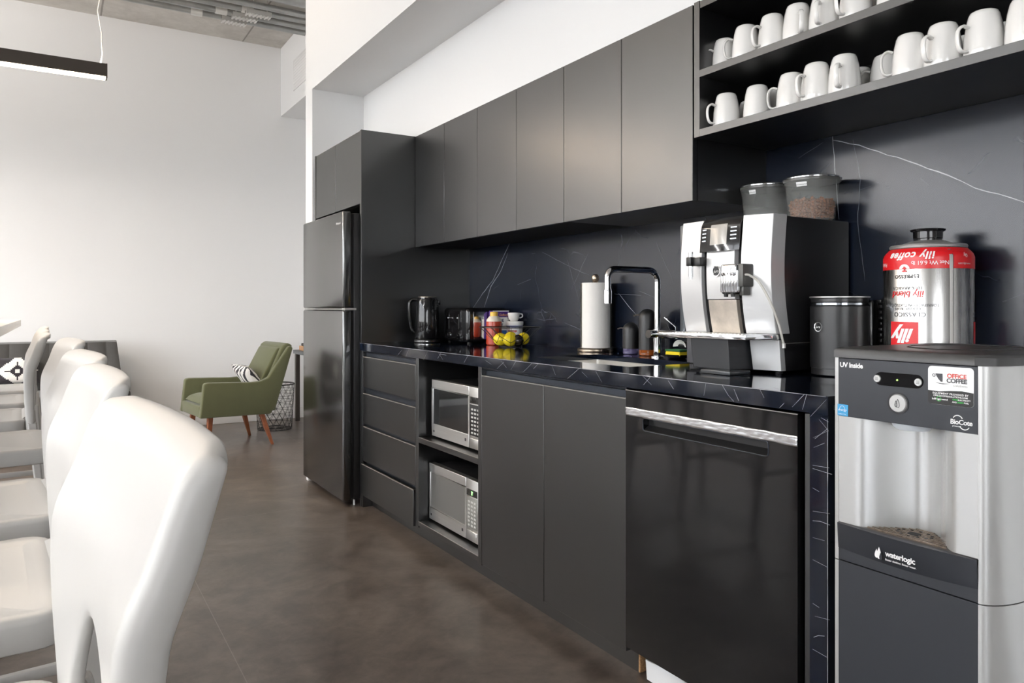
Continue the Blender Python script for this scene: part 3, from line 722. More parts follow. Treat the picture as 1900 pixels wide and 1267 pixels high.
# drip tray
m = MB().prism([(1.655, 1.425), (1.655, 1.745), (1.70, 1.765), (1.79, 1.765), (1.79, 1.405), (1.745, 1.405)], 2, 1.012, 1.027, 0, .002); tr = build('drip_tray', m, M_chrome, t)
m = MB()
for k in range(20): m.box(1.675, 1.73, 1.45+k*.014, 1.457+k*.014, 1.0265, 1.0285)
build('grille', m, M_steel, tr)
m = MB().add([(1.672, 1.505, 1.013), (1.672, 1.655, 1.013), (1.79, 1.70, 1.013), (1.79, 1.505, 1.013), (1.680, 1.503, .921), (1.680, 1.650, .921), (1.79, 1.69, .921), (1.79, 1.503, .921)],
   [(0, 1, 2, 3), (4, 7, 6, 5), (0, 4, 5, 1), (1, 5, 6, 2), (2, 6, 7, 3), (3, 7, 4, 0)]); build('grounds_drawer', m, mat('dark_grey_plastic', (.022, .024, .028), .4), t, bevel=.002)
m = MB().add([(1.7555, 1.497, 1.010), (1.779, 1.410, 1.010), (1.79, 1.410, .92), (1.768, 1.494, .92), (1.80, 1.497, 1.01), (1.80, 1.410, 1.01), (1.81, 1.410, .92), (1.81, 1.494, .92)],
   [(0, 1, 2, 3), (4, 7, 6, 5), (0, 4, 5, 1), (1, 5, 6, 2), (2, 6, 7, 3), (3, 7, 4, 0)]); build('front_panel', m, M_alu, t, bevel=.001, label='lower silver corner panel')
m = MB().rbox(1.76, 1.80, 1.715, 1.758, .925, 1.012, .003); build('side_trim', m, mat('grey_lower_trim', (.07, .07, .08), .4), t)
m = MB().rbox(1.633, 1.72, 1.462, 1.575, .9105, .922, .002); build('lower_tray', m, mat('bluish_black_plastic', (.03, .035, .04), .18), t)
for (a, b) in ((1.82, 1.44), (2.08, 1.44), (1.82, 1.73), (2.08, 1.73)): build('foot', MB().lathe([(.014, 0), (.014, .008)], (a, b, .9105), 12), M_rubber, t)
# bean hoppers: they lift off but belong to the machine
k_ = NT('smoky_clear_plastic'); k_.b.inputs['Base Color'].default_value = (.45, .46, .44, 1); k_.b.inputs['Roughness'].default_value = .10
k_.b.inputs['Alpha'].default_value = .28; M_smoke = k_.m
M_bean = mat('roasted_coffee_bean', (.30, .115, .05), .35, coat=.3, var=.3, vscale=40)
def hopper(cx, cy, beans, lab):
    m = MB()
    n = 32; prof = [(.066, 1.376), (.068, 1.38), (.0785, 1.485), (.0835, 1.500)]
    m.lathe(prof, (cx, cy, 0), n, cap=False)
    h = build('bean_hopper', m, M_smoke, t, label='smoky bean hopper '+('filled with beans' if beans else 'standing empty'))
    m = MB().lathe([(.080, 1.4995), (.0855, 1.4995), (.0865, 1.506), (.083, 1.5135), (.07, 1.5155), (.0, 1.5155)], (cx, cy, 0), n); build('hopper_lid', m, M_darkmetal if 0 else mat('dark_lid', (.10, .10, .095), .2), h)
    m = MB().tube([(cx+.0862*math.cos(a*2*PI/40), cy+.0862*math.sin(a*2*PI/40), 1.509) for a in range(40)], .0022, 6, closed=True); build('lid_rim', m, M_chrome, h)
    a = math.atan2(-cy, -cx)-(.38 if beans else .55)
    vs, fs = text2d(lab, .0085, bold=.01); R = .0835
    vs, fs = cut_text(vs, fs); m = MB(); m2 = MB()
    def wrap(u, z, r): q = a+u/R; return (cx+r*math.cos(q), cy+r*math.sin(q), z)
    w_ = .017 if beans else .0125
    m.grid(lambda u, v: wrap((u-.5)*2*w_, 1.480+.013*v, .0795+.0013*v*3), 6, 1); l_ = build('paper_label', m, M_whiteprint, h)
    m2.add([wrap(v[0], 1.4865+v[1], .0815+.0003*v[1]) for v in vs], fs); build('lettering', m2, M_darkprint, l_)
    if beans:
        m = MB(); rnd = random.Random(3)
        def one(p, q):
            R3 = Matrix.Rotation(q[0], 3, 'X') @ Matrix.Rotation(q[1], 3, 'Z'); m.sphere(p, .0072, 8, 6, 0, (1.0, .74, .6), R3)
        z = 1.386
        while z < 1.440:
            r = .066+(z-1.376)*.1-.0085; c = int(2*PI*r/.0118)
            for i in range(c):
                q = 2*PI*(i+.5*rnd.random())/c; one((cx+r*math.cos(q), cy+r*math.sin(q), z+rnd.uniform(-.002, .002)), (rnd.uniform(0, 6), rnd.uniform(0, 6)))
            z += .0092
        for i in range(120):
            q = rnd.uniform(0, 2*PI); r = .06*math.sqrt(rnd.random()); one((cx+r*math.cos(q), cy+r*math.sin(q), 1.440+rnd.uniform(-.003, .004)), (rnd.uniform(0, 6), rnd.uniform(0, 6)))
        m.lathe([(.0, 1.384), (.055, 1.384), (.060, 1.435), (.0, 1.437)], (cx, cy, 0), 20)
        o = build('coffee_beans', m, M_bean, h); o['kind'] = 'stuff'
hopper(2.038, 1.668, False, 'DECAF'); hopper(2.038, 1.490, True, 'REGULAR')

# ------------------------------------------------------------------ milk cooler beside the machine
t = thing('milk_cooler', 'black cylindrical milk cooler with chrome badge and ribbed back beside the coffee machine', 'milk cooler', (1.93, 1.313, .91))
cx, cy, R = 1.921, 1.313, .079
m = MB().lathe([(R-.008, .912), (R-.003, .914), (R-.003, .932), (R, .933), (R, 1.108), (R-.003, 1.110)], (cx, cy, 0), 48); build('container', m, M_black_satin, t)
m = MB().lathe([(R-.003, 1.110), (R, 1.112), (R, 1.118), (R-.003, 1.119)], (cx, cy, 0), 48, cap=False); build('chrome_band', m, mat('dark_chrome', (.3, .32, .35), .1, 1), t)
m = MB().lathe([(R-.004, 1.119), (R-.002, 1.121), (R-.002, 1.130), (R+.001, 1.132), (R+.001, 1.134), (R-.006, 1.137), (0, 1.1375)], (cx, cy, 0), 48); l_ = build('lid', m, M_black_satin, t)
m = MB().tube([(cx+R*math.cos(i*2*PI/48), cy+R*math.sin(i*2*PI/48), 1.1345) for i in range(48)], .0022, 6, closed=True); build('lid_rim', m, M_zinc, l_)
m = MB().rbox(1.955, 1.992, 1.236, 1.39, .912, 1.126, .006, 3); build('housing', m, M_black_gloss, t)
m = MB().rbox(1.993, 2.075, 1.240, 1.385, .912, 1.126, .004)
for k in range(12): m.rbox(1.996, 2.074, 1.232, 1.242, .925+k*.0162, .934+k*.0162, .002)
m.rbox(1.993, 2.075, 1.232, 1.242, 1.118, 1.127, .002); build('cooling_rib', m, M_black_pl, t)
q = math.atan2(-1.313, -1.921)-.76; Rb = Matrix.Rotation(q, 3, 'Z')
m = MB().lathe([(0, .0035), (.0115, .0035), (.0125, .001), (.0125, 0)], (cx+(R-.001)*math.cos(q), cy+(R-.001)*math.sin(q), 1.050), 28, ax='x', mtx=Rb); b_ = build('badge', m, M_black_gloss, t)
m = MB().lathe([(.0115, .003), (.0140, .0035), (.0145, 0)], (cx+(R-.001)*math.cos(q), cy+(R-.001)*math.sin(q), 1.050), 28, ax='x', cap=False, mtx=Rb); build('badge_ring', m, M_chrome, b_)
vs, fs = text2d('jura', .0105, shear=.3)
m = MB().add([tuple(Vector((cx+(R+.0030)*math.cos(q), cy+(R+.0030)*math.sin(q), 1.050))+Rb @ Vector((0, v[0], v[1]))) for v in vs], fs); build('lettering', m, M_whiteprint, b_)

# ------------------------------------------------------------------ coffee tin (upside-down print)
M_tin = brushed('brushed_tin', (.50, .49, .475), .26, 2, .05)
t = thing('coffee_tin', 'big silver and red coffee tin standing with its print upside down, behind the water dispenser', 'coffee tin', (2.022, 1.115, .91))
cx, cy, R = 2.0155, 1.112, .1085; zt = 1.272
m = MB().lathe([(R-.006, .911), (R, .916), (R, 1.238), (R-.004, 1.249), (R-.016, 1.262), (R-.019, 1.265)], (cx, cy, 0), 64); build('can', m, M_tin, t)
m = MB().lathe([(R-.021, 1.263), (R-.016, 1.264), (R-.0145, 1.269), (R-.017, 1.273), (R-.022, 1.271), (R-.03, 1.272), (.045, 1.283), (.040, 1.285)], (cx, cy, 0), 64); build('top_rim', m, M_zinc, t)
m = MB().lathe([(.034, 1.282), (.034, 1.290), (.036, 1.292), (.036, 1.309), (.041, 1.311), (.043, 1.316), (.040, 1.317), (.036, 1.312), (0, 1.312)], (cx, cy, 0), 40); build('cap', m, M_black_gloss, t)
def can_r(z):
    if z < 1.238: return R
    if z < 1.249: return R-.004*(z-1.238)/.011
    return R-.004-.012*(z-1.249)/.013
A0 = math.atan2(-cy, -cx)   # angle of the side turned to the aisle
def cw(a, z, o=.0005): r = can_r(z)+o; return (cx+r*math.cos(a), cy+r*math.sin(a), z)
m = MB(); m.grid(lambda u, v: cw(2*PI*u, 1.206+.0555*v), 96, 12); rb = build('red_band', m, M_red, t, smooth=60)
def can_text(m, txt, ang, z, size, up=False, off=.0010, **k):
    vs, fs = cut_text(*text2d(txt, size, **k)); s = 1 if up else -1
    m.add([cw(A0+ang+s*v[0]/R, z+s*v[1], off) for v in vs], fs)
# angles: positive = towards the right of the picture
for (tx, an, zz, sz) in (('Net Wt 6.61 lb', .05, 1.2215, .0150), ('Poids', -1.22, 1.2200, .015), ('www.illy.com', .87, 1.218, .0085), ('illy', .90, 1.240, .014)):
    m = MB(); can_text(m, tx, an, zz, sz, space=.95); build('lettering', m, M_whiteprint, rb)
m = MB().add([cw(A0-.52+.13*math.cos(q), 1.2065+.0125*math.sin(q), .0012) for q in [PI*i/14 for i in range(15)]], [tuple(range(15))]); build('white_half_circle', m, M_whiteprint, rb)
m = MB(); can_text(m, 'illy coffee', -.38, 1.2415, .0275, bold=.03, shear=.25, space=1.1)
build('script_lettering', m, M_whiteprint, rb)
m = MB(); can_text(m, 'T', -.52, 1.2065, .017, bold=.06, off=.0018); build('printed_emblem', m, M_red, rb)
m = MB(); can_text(m, 'ESPRESSO', -.48, 1.187, .0135, bold=.02, space=1.15); can_text(m, '100% ARABICA', -.47, 1.156, .0110, space=1.12); can_text(m, 'TORREFACTION CLASSIQUE', -.33, 1.111, .0098)
can_text(m, 'CLASSIC ROAST', -.50, 1.1015, .0098, space=1.1); can_text(m, 'CLASSICO', -.42, 1.087, .0165, space=1.15); can_text(m, 'CO', 1.32, 1.087, .0165)
build('lettering', m, M_darkprint, t)
m = MB(); can_text(m, 'illy blend', -.46, 1.1405, .0235, shear=.15, bold=.012); build('script_lettering', m, M_red, t)
sq = build('red_square', MB().grid(lambda u, v: cw(A0-.91+.71*u, .985+.082*v, .0008), 20, 2), M_red, t); build('red_square', MB().grid(lambda u, v: cw(A0+1.28+.25*u, .985+.082*v, .0008), 8, 2), M_red, t)
m = MB(); can_text(m, 'illy', -.555, 1.032, .050, bold=.04, shear=.35, off=.0015); build('lettering', m, M_whiteprint, sq)
m = MB(); m.grid(lambda u, v: cw(A0+.46+.09*u, .916+.34*v, .0012), 3, 20); build('seam', m, M_zinc, t)
m = MB(); m.grid(lambda u, v: cw(A0+.535+.010*u, .916+.34*v, .0018), 1, 20); build('seam_line', m, M_darkprint, t)

# ------------------------------------------------------------------ tap
t = thing('kitchen_tap', 'tall chrome swan-neck tap with side lever behind the sink', 'tap', (2.01, 2.165, .91))
m = MB().lathe([(.026, .9105), (.026, .914), (.0155, .917), (.0155, .985)], (2.01, 2.165, 0), 28); build('base', m, M_chrome, t)
pts = [(2.01, 2.165, .97), (2.01, 2.165, 1.20)]+[(2.01-.045*(1-math.cos(a)), 2.165, 1.205+.045*math.sin(a)) for a in [PI/2*i/8 for i in range(9)]]
pts += [(1.80, 2.165, 1.250)]+[(1.795-.035*math.sin(a), 2.165, 1.250-.035*(1-math.cos(a))) for a in [PI/2*i/8 for i in range(1, 9)]]+[(1.76, 2.165, 1.165)]
m = MB().tube(pts, .0125, 18); build('spout', m, M_chrome, t)
m = MB().tube([(1.76, 2.165, 1.172), (1.76, 2.165, 1.165), (1.76, 2.165, 1.12)], [.0145, .0155, .0145], 18); build('spray_head', m, M_chrome, t)
m = MB().tube([(2.01, 2.168, 1.002), (2.01, 2.05, 1.002)], .0165, 20).tube([(1.962, 2.165, 1.002), (2.01, 2.165, 1.002)], .0165, 20).lathe([(.0165, .97), (.0165, 1.02)], (2.01, 2.165, 0), 24); b_ = build('valve_body', m, M_chrome, t)
m = MB().tube([(2.01, 2.062, 1.012), (2.022, 2.075, 1.03), (2.02, 2.135, 1.066)], .0042, 10); build('lever', m, M_chrome, t)

# ------------------------------------------------------------------ paper towel roll on its stand
M_paper = mat('paper_towel', (.80, .775, .74), .9, bump=.5, bscale=70)
t = thing('paper_towel_holder', 'brass-toned round paper towel stand with ball finial behind the sink', 'paper towel holder', (2.044, 2.600, .91))
M_brass = mat('champagne_metal', (.50, .41, .32), .28, 1)
m = MB().lathe([(.079, .9105), (.080, .913), (.080, .921), (.076, .925), (0, .926)], (2.044, 2.600, 0), 40); build('base', m, M_brass, t)
m = MB().tube([(2.044, 2.600, .925), (2.044, 2.600, 1.232)], .006, 12); build('rod', m, M_brass, t)
m = MB().lathe([(.007, 1.214), (.012, 1.220), (.0165, 1.232), (.0165, 1.240), (.012, 1.250), (.006, 1.253), (0, 1.2535)], (2.044, 2.600, 0), 20); build('finial', m, M_brass, t)
m = MB(); cx, cy = 2.044, 2.600
N = 60; out = []
for i in range(N+1):
    a = 2*PI*i/N+2.6; r = .0625+.0035*(i/N); out.append((cx+r*math.cos(a), cy+r*math.sin(a)))
a = 2.6; out.append((cx+.071*math.cos(a+.25), cy+.071*math.sin(a+.25)))
vs = []; fs = []
for j, z in enumerate([.9275, .93, 1.0, 1.1, 1.212, 1.2145]):
    for (x, y) in out: vs.append((x, y, z-(.0 if j < 4 else 0)))
M_ = len(out)
for j in range(5):
    for i in range(M_-1): fs.append((j*M_+i, j*M_+i+1, (j+1)*M_+i+1, (j+1)*M_+i))
m.add(vs, fs); m.lathe([(.064, 1.2145), (.020, 1.2145), (.019, 1.19)], (cx, cy, 0), 40, cap=False).lathe([(.064, .9275), (.02, .9275)], (cx, cy, 0), 40, cap=False)
tag(build('paper_towel_roll', m, M_paper), 'white paper towel roll upright on its metal stand behind the sink', 'paper towels')

# ------------------------------------------------------------------ soap dispensers
def dispenser(cx, cy, r, h, liquid, name, label):
    t = thing('soap_dispenser', label, 'soap dispenser', (cx, cy, .91), 0, 'soap dispensers at the sink')
    m = MB().lathe([(r*.86, .9105), (r*.95, .913), (r*.97, .934), (r*.9, .935)], (cx, cy, 0), 32); build('glass_base', m, liquid, t)
    prof = [(r, .934), (r, .91+h-r*1.0)]+[(r*math.cos(a), .91+h-r+r*math.sin(a)) for a in [PI/2*i/10 for i in range(1, 11)]]
    m = MB().lathe(prof[:-1]+[(1e-5, .91+h)], (cx, cy, 0), 32); build('sleeve', m, M_black_pl, t)
    d = Vector((-.9, .43, 0)).normalized(); z = .91+h-r*.72
    m = MB().tube([Vector((cx, cy, z))+d*(r*.5), Vector((cx, cy, z))+d*(r*1.35), Vector((cx, cy, z-.004))+d*(r*1.65)], .0028, 10); build('nozzle', m, M_brass, t)
dispenser(2.045, 2.262, .035, .190, mat('amber_soap', (.55, .14, .02), .08, trans=.6), 'a', 'taller black domed soap dispenser with amber base beside the tap')
dispenser(2.05, 2.370, .034, .134, mat('violet_soap', (.20, .17, .36), .08, trans=.6), 'b', 'shorter black domed soap dispenser with violet base beside the paper towels')

# sponge dish, sponge, brush
t = thing('sponge_dish', 'small black oval dish holding a sponge beside the tap', 'dish', (2.02, 2.065, .91))
m = MB().lathe([(.026, .9105), (.034, .914), (.040, .926), (.036, .926), (.030, .918), (0, .916)], (2.02, 2.065, 0), 32, sy=1.25); build('bowl', m, M_black_gloss, t)
t = thing('sponge', 'yellow and green kitchen sponge in the black dish beside the tap', 'sponge', (2.02, 2.065, .927))
m = MB().rbox(1.992, 2.046, 2.026, 2.104, .921, .938, .005, 2); build('foam', m, mat('yellow_foam', (.80, .62, .02), .9, bump=.6, bscale=300), t)
m = MB().rbox(1.991, 2.047, 2.025, 2.105, .938, .946, .003, 2); build('scouring_pad', m, mat('green_scourer', (.03, .14, .05), .95, bump=.8, bscale=400), t)
t = thing('dish_brush', 'round dish brush with pale bristles lying on the sponge', 'brush', (2.05, 2.06, .95))
m = MB().sphere((2.05, 2.062, .962), .027, 20, 10, 0, (.55, 1.2, .55)); build('head', m, M_black_pl, t)
m = MB(); rnd = random.Random(5)
for i in range(46):
    a = PI*i/45; m.tube([(2.036, 2.062+.018*math.cos(a), .957+.010*math.sin(a)), (2.026, 2.062+.034*math.cos(a), .955+.026*math.sin(a))], .0009, 5)
o = build('bristles', m, mat('pale_bristles', (.75, .74, .70), .6), t); o['kind'] = 'stuff'

# ------------------------------------------------------------------ kettle
t = thing('kettle', 'tall glossy black electric kettle by the fridge surround', 'kettle', (1.775, 3.775, .91))
cx, cy = 1.775, 3.775
m = MB().lathe([(.072, .9105), (.074, .914), (.072, .926), (.066, .930)], (cx, cy, 0), 40); bs = build('base', m, M_black_satin, t)
m = MB().tube([(cx+.0725*math.cos(i*2*PI/48), cy+.0725*math.sin(i*2*PI/48), .919) for i in range(48)], .0018, 6, closed=True); build('base_ring', m, M_chrome, bs)
m = MB().lathe([(.068, .931), (.070, .936), (.0665, 1.04), (.062, 1.135), (.058, 1.150), (.050, 1.156)], (cx, cy, 0), 48); build('jug', m, M_black_gloss, t)
m = MB().tube([(cx+.0668*math.cos(i*2*PI/48), cy+.0668*math.sin(i*2*PI/48), .937) for i in range(48)], .0025, 6, closed=True); build('bottom_band', m, mat('dark_chrome_band', (.25, .26, .28), .12, 1), t)
m = MB().lathe([(.052, 1.154), (.051, 1.163), (.044, 1.168), (0, 1.170)], (cx, cy, 0), 40); l_ = build('lid', m, M_black_gloss, t)
m = MB().tube([(cx+.050*math.cos(i*2*PI/40), cy+.050*math.sin(i*2*PI/40), 1.164) for i in range(40)], .0016, 6, closed=True); build('lid_ring', m, M_brass, l_)
dr = Vector((-.86, .30, 0)).normalized()
pp = [(.055, 1.148), (.080, 1.150), (.098, 1.135), (.100, 1.09), (.096, 1.03), (.086, .985), (.070, .968)]
m = MB().tube(smooth([Vector((cx, cy, 0))+dr*r+Vector((0, 0, z)) for r, z in pp], 5), .0135, 14, flat=(.75, 1)); build('handle', m, M_black_gloss, t)
m = MB().prism([(cx+.05, cy-.016), (cx+.082, cy), (cx+.05, cy+.016)], 2, 1.12, 1.148, 0, .002); build('spout', m, M_black_gloss, t)

# ------------------------------------------------------------------ toaster
t = thing('toaster', 'four-slice black toaster with mirror-steel side beside the kettle', 'toaster', (1.99, 3.61, .91))
TX0, TX1, TY0, TY1, TZ0, TZ1 = 1.862, 2.115, 3.462, 3.752, .918, 1.104
m = MB().rbox(TX0, TX1, TY0, TY1, TZ0, TZ1, .022, 5); build('housing', m, M_black_gloss, t)
m = MB().rbox(TX0+.035, TX1-.03, TY0-.0025, TY0+.004, TZ0+.018, TZ1-.020, .002); build('side_panel', m, mat('mirror_steel', (.70, .68, .66), .09, 1), t)
for k in range(2):
    yy = TY1-.075-k*.115
    m = MB().box(TX0-.0008, TX0+.004, yy-.004, yy+.004, TZ0+.07, TZ1-.035); build('lever_slot', m, M_rubber, t)
    m = MB().rbox(TX0-.016, TX0, yy-.016, yy+.016, TZ1-.062, TZ1-.050, .004); build('lever', m, M_chrome, t)
    m = MB().lathe([(.0, -.014), (.011, -.014), (.013, -.010), (.014, 0)], (TX0, yy, TZ0+.036), 20, ax='x'); kn = build('knob', m, M_black_gloss, t)
    m = MB().lathe([(.014, -.003), (.0165, -.003), (.0165, 0)], (TX0, yy, TZ0+.036), 24, ax='x', cap=False); build('knob_ring', m, M_chrome, kn)
m = MB()
for k in range(4): m.box(TX0+.035, TX1-.04, TY0+.045+k*.055, TY0+.070+k*.055, TZ1-.003, TZ1+.0006)
build('slot', m, M_rubber, t)
for (a, b) in ((TX0+.03, TY0+.03), (TX1-.03, TY0+.03), (TX0+.03, TY1-.03), (TX1-.03, TY1-.03)): build('foot', MB().lathe([(.012, .9105), (.013, .920)], (a, b, 0), 12), M_rubber, t)

# ------------------------------------------------------------------ condiments behind the fruit basket
t = thing('sauce_bottle', 'plastic bottle of red sauce with yellow cap behind the lemon basket', 'bottle', (1.945, 3.325, .91))
cx, cy = 1.945, 3.325
m = MB().lathe([(.036, .9105), (.0405, .915), (.0405, 1.030), (.040, 1.034)], (cx, cy, 0), 36); build('body', m, mat('red_sauce_body', (.42, .045, .018), .25), t)
m = MB().lathe([(.0402, 1.033), (.0385, 1.042), (.026, 1.058), (.020, 1.062)], (cx, cy, 0), 36); build('shoulder', m, mat('translucent_plastic_shoulder', (.72, .66, .56), .35), t)
m = MB().lathe([(.021, 1.061), (.021, 1.080), (.018, 1.083), (0, 1.083)], (cx, cy, 0), 28); build('cap', m, mat('yellow_cap', (.85, .52, .08), .4), t)
t = thing('purple_carton', 'purple and white carton standing against the toaster side', 'carton', (2.02, 3.425, .91))
m = MB().rbox(1.985, 2.085, 3.405, 3.447, .9105, 1.088, .001); build('box', m, mat('purple_card', (.065, .022, .20), .35), t)
m = MB().box(1.986, 2.084, 3.404, 3.4055, .912, 1.045).box(1.9855, 2.0845, 3.4035, 3.4055, 1.084, 1.0885); build('white_area', m, M_whiteprint, t)
def text_faceY(m, txt, x, y, z, size, **k):
    vs, fs = text2d(txt, size, **k); return m.add([(x+v[0], y, z+v[1]) for v in vs], fs)
m = text_faceY(MB(), 'Cadbury', 2.050, 3.4038, 1.066, .015, bold=.02, shear=.25); build('lettering', m, mat('orange_script', (.85, .40, .15), .4), t)
t = thing('white_carton', 'small white carton printed DE between sauce bottle and tub', 'carton', (2.015, 3.37, .91))
m = MB().rbox(1.986, 2.046, 3.352, 3.392, .9105, 1.054, .001); build('box', m, M_whiteprint, t)
m = text_faceY(MB(), 'DE', 2.008, 3.3515, 1.036, .021, bold=.03); text_faceY(m, 'E', 2.012, 3.3515, 1.013, .018, bold=.03); build('lettering', m, mat('navy_print', (.03, .03, .12), .4), t)
m = MB().box(1.988, 2.044, 3.3515, 3.353, .965, .985); build('blue_stripe', m, mat('blue_print', (.05, .15, .5), .4), t)
t = thing('food_tub', 'round white tub with blue band behind the lemons, a cup on its lid', 'tub', (2.078, 3.335, .91))
cx, cy = 2.078, 3.335; A0 = math.atan2(-cy, -cx)
m = MB().lathe([(.038, .9105), (.040, .914), (.045, 1.018)], (cx, cy, 0), 36); build('body', m, M_whiteprint, t)
m = MB().lathe([(.0465, 1.014), (.047, 1.016), (.047, 1.030), (.045, 1.032), (0, 1.032)], (cx, cy, 0), 36); build('lid', m, M_white_pl, t)
m = MB().grid(lambda u, v: (cx+(.0425+.003*v)*math.cos(A0-1.3+2.6*u), cy+(.0425+.003*v)*math.sin(A0-1.3+2.6*u), .992+.018*v), 24, 1); build('blue_band', m, mat('blue_band_print', (.08, .12, .42), .4), t)
m = MB().grid(lambda u, v: (cx+(.0405+.003*v)*math.cos(A0-.9+1.2*u), cy+(.0405+.003*v)*math.sin(A0-.9+1.2*u), .940+.045*v), 12, 1); build('red_picture', m, mat('red_picture_print', (.5, .08, .06), .4, var=.9, vscale=60), t)
t = thing('espresso_cup', 'small white cup sitting on the lid of the white tub', 'cup', (2.073, 3.335, 1.032))
m = MB().lathe([(.018, 1.0325), (.020, 1.034), (.029, 1.048), (.033, 1.078), (.031, 1.078), (.027, 1.05), (.016, 1.038), (0, 1.037)], (2.073, 3.335, 0), 32); build('body', m, M_ceramic, t)
m = MB().tube(smooth([Vector((2.073, 3.335, z))+Vector((.85, -.526, 0))*r for r, z in ((.031, 1.072), (.044, 1.070), (.045, 1.056), (.030, 1.050))], 5), .0032, 8); build('handle', m, M_ceramic, t)

# ------------------------------------------------------------------ wire basket with lemons
BX, BY = 1.925, 3.130
t = thing('wire_fruit_basket', 'black geometric wire basket of lemons on the worktop', 'fruit basket', (BX, BY, .91))
M_wire = mat('black_wire', (.012, .012, .012), .4)
def bp(k, lv):
    R, z = ((.055, .9125), (.078, .932), (.110, .967), (.152, 1.008))[lv]; a = 2*PI*k/18; return (BX+R*math.cos(a), BY+R*math.sin(a), z)
m = MB().tube([bp(k/2, 3) for k in range(36)], .0024, 8, closed=True); build('rim', m, M_wire, t)
m = MB().tube([bp(k/2, 0) for k in range(36)], .0020, 6, closed=True)
for k in range(0, 18, 3):
    m.tube([bp(k, 0), bp(k, 1)], .0013, 5).tube([bp(k, 1), bp(k+1.5, 2)], .0013, 5).tube([bp(k, 1), bp(k-1.5, 2)], .0013, 5)
    m.tube([bp(k+1.5, 2), bp(k+1.0, 3)], .0013, 5).tube([bp(k+1.5, 2), bp(k+2.0, 3)], .0013, 5).tube([bp(k, 1), bp(k, 3)], .0013, 5)
    m.tube([bp(k, 0), (BX, BY, .9125)], .0013, 5)
build('wire_frame', m, M_wire, t)
def lemonskin():
    k = NT('lemon_skin'); f = k.noise(k.obj(), 30, 4); k.col(k.ramp(f, [(.3, (.80, .60, .01)), (.7, (.88, .72, .03))])); k.b.inputs['Roughness'].default_value = .35
    k.bump(k.noise(k.obj(), 260, 2), .25, .001); return k.m
M_lem = lemonskin()
U = Vector((.8505, -.5259, 0)); V_ = Vector((.5259, .8505, 0))
def lemon(u, v, z, rz, tilt, label, r=.032):
    c = Vector((BX, BY, 0))+U*u+V_*v; t = thing('lemon', label, 'lemon', (c.x, c.y, z), 0, 'lemons in the wire basket')
    R3 = Matrix.Rotation(rz, 3, 'Z') @ Matrix.Rotation(tilt, 3, 'Y'); pr = [(.0001, -1.28), (.10, -1.24), (.2, -1.14), (.45, -1.0), (.8, -.62), (.97, -.2), (1, .1), (.9, .5), (.62, .86), (.3, 1.05), (.14, 1.16), (.0001, 1.2)]
    m = MB().lathe([(a*r, b*r) for a, b in pr], (c.x, c.y, z), 20, cap=False, mtx=R3 @ Matrix.Rotation(PI/2, 3, 'X')); build('fruit', m, M_lem, t, smooth=80)
    e_ = Vector((c.x, c.y, z))+(R3 @ Matrix.Rotation(PI/2, 3, 'X')) @ Vector((0, 0, -1.27*r)); m = MB().sphere(e_, .0035, 8, 6); build('stem_end', m, mat('stem_green', (.2, .22, .05), .7), t)
lemon(-.050, -.020, .948, .6, .1, 'leftmost lemon in the wire basket')
lemon(-.002, -.034, .945, 1.5, .3, 'front lemon in the middle of the wire basket')
lemon(.002, .044, .954, .4, .2, 'lemon at the back of the basket, behind the dark fruit', .030)
lemon(.066, .018, .950, 2.3, .2, 'rightmost lemon in the wire basket', .031)
c = Vector((BX, BY, .943))+U*.038-V_*.026
m = MB().sphere(c, .0275, 24, 16, 0, (1, 1, 1.06)); o = build('dark_fruit', m, mat('shiny_dark_fruit', (.035, .028, .022), .12, .3), None); tag(o, 'shiny dark round fruit between the lemons in the basket', 'fruit')

# ------------------------------------------------------------------ mugs
def make_mug(name='mug'):
    t = thing('mug', 'white mug', 'mug', (0, 0, 0))
    H = .108
    prof = [(.0405, 0), (.0418, .003), (.0420, .02), (.0405, .05), (.0365, .080), (.0325, .098), (.0295, .1055), (.026, H), (.0225, H-.0005), (.0215, H-.003), (0, H-.003)]
    inner = [(.0, H-.008), (.026, H-.010), (.031, .095), (.0365, .05), (.0385, .02), (.0390, .002), (.0405, 0)]
    m = MB().lathe(prof, (0, 0, 0), 32, cap=False).lathe(inner, (0, 0, 0), 32, cap=False); build('cup_body', m, M_ceramic, t, local=True, smooth=60)
    pts = smooth([(.0385, 0, .070), (.052, 0, .074), (.0635, 0, .064), (.066, 0, .044), (.0615, 0, .022), (.052, 0, .014), (.0405, 0, .016)], 5)
    m = MB().tube(pts, .0058, 10, flat=(.62, 1.15)); build('handle', m, M_ceramic, t, local=True)
    return t
mug0 = make_mug()
def hz(deg): return math.radians(deg)
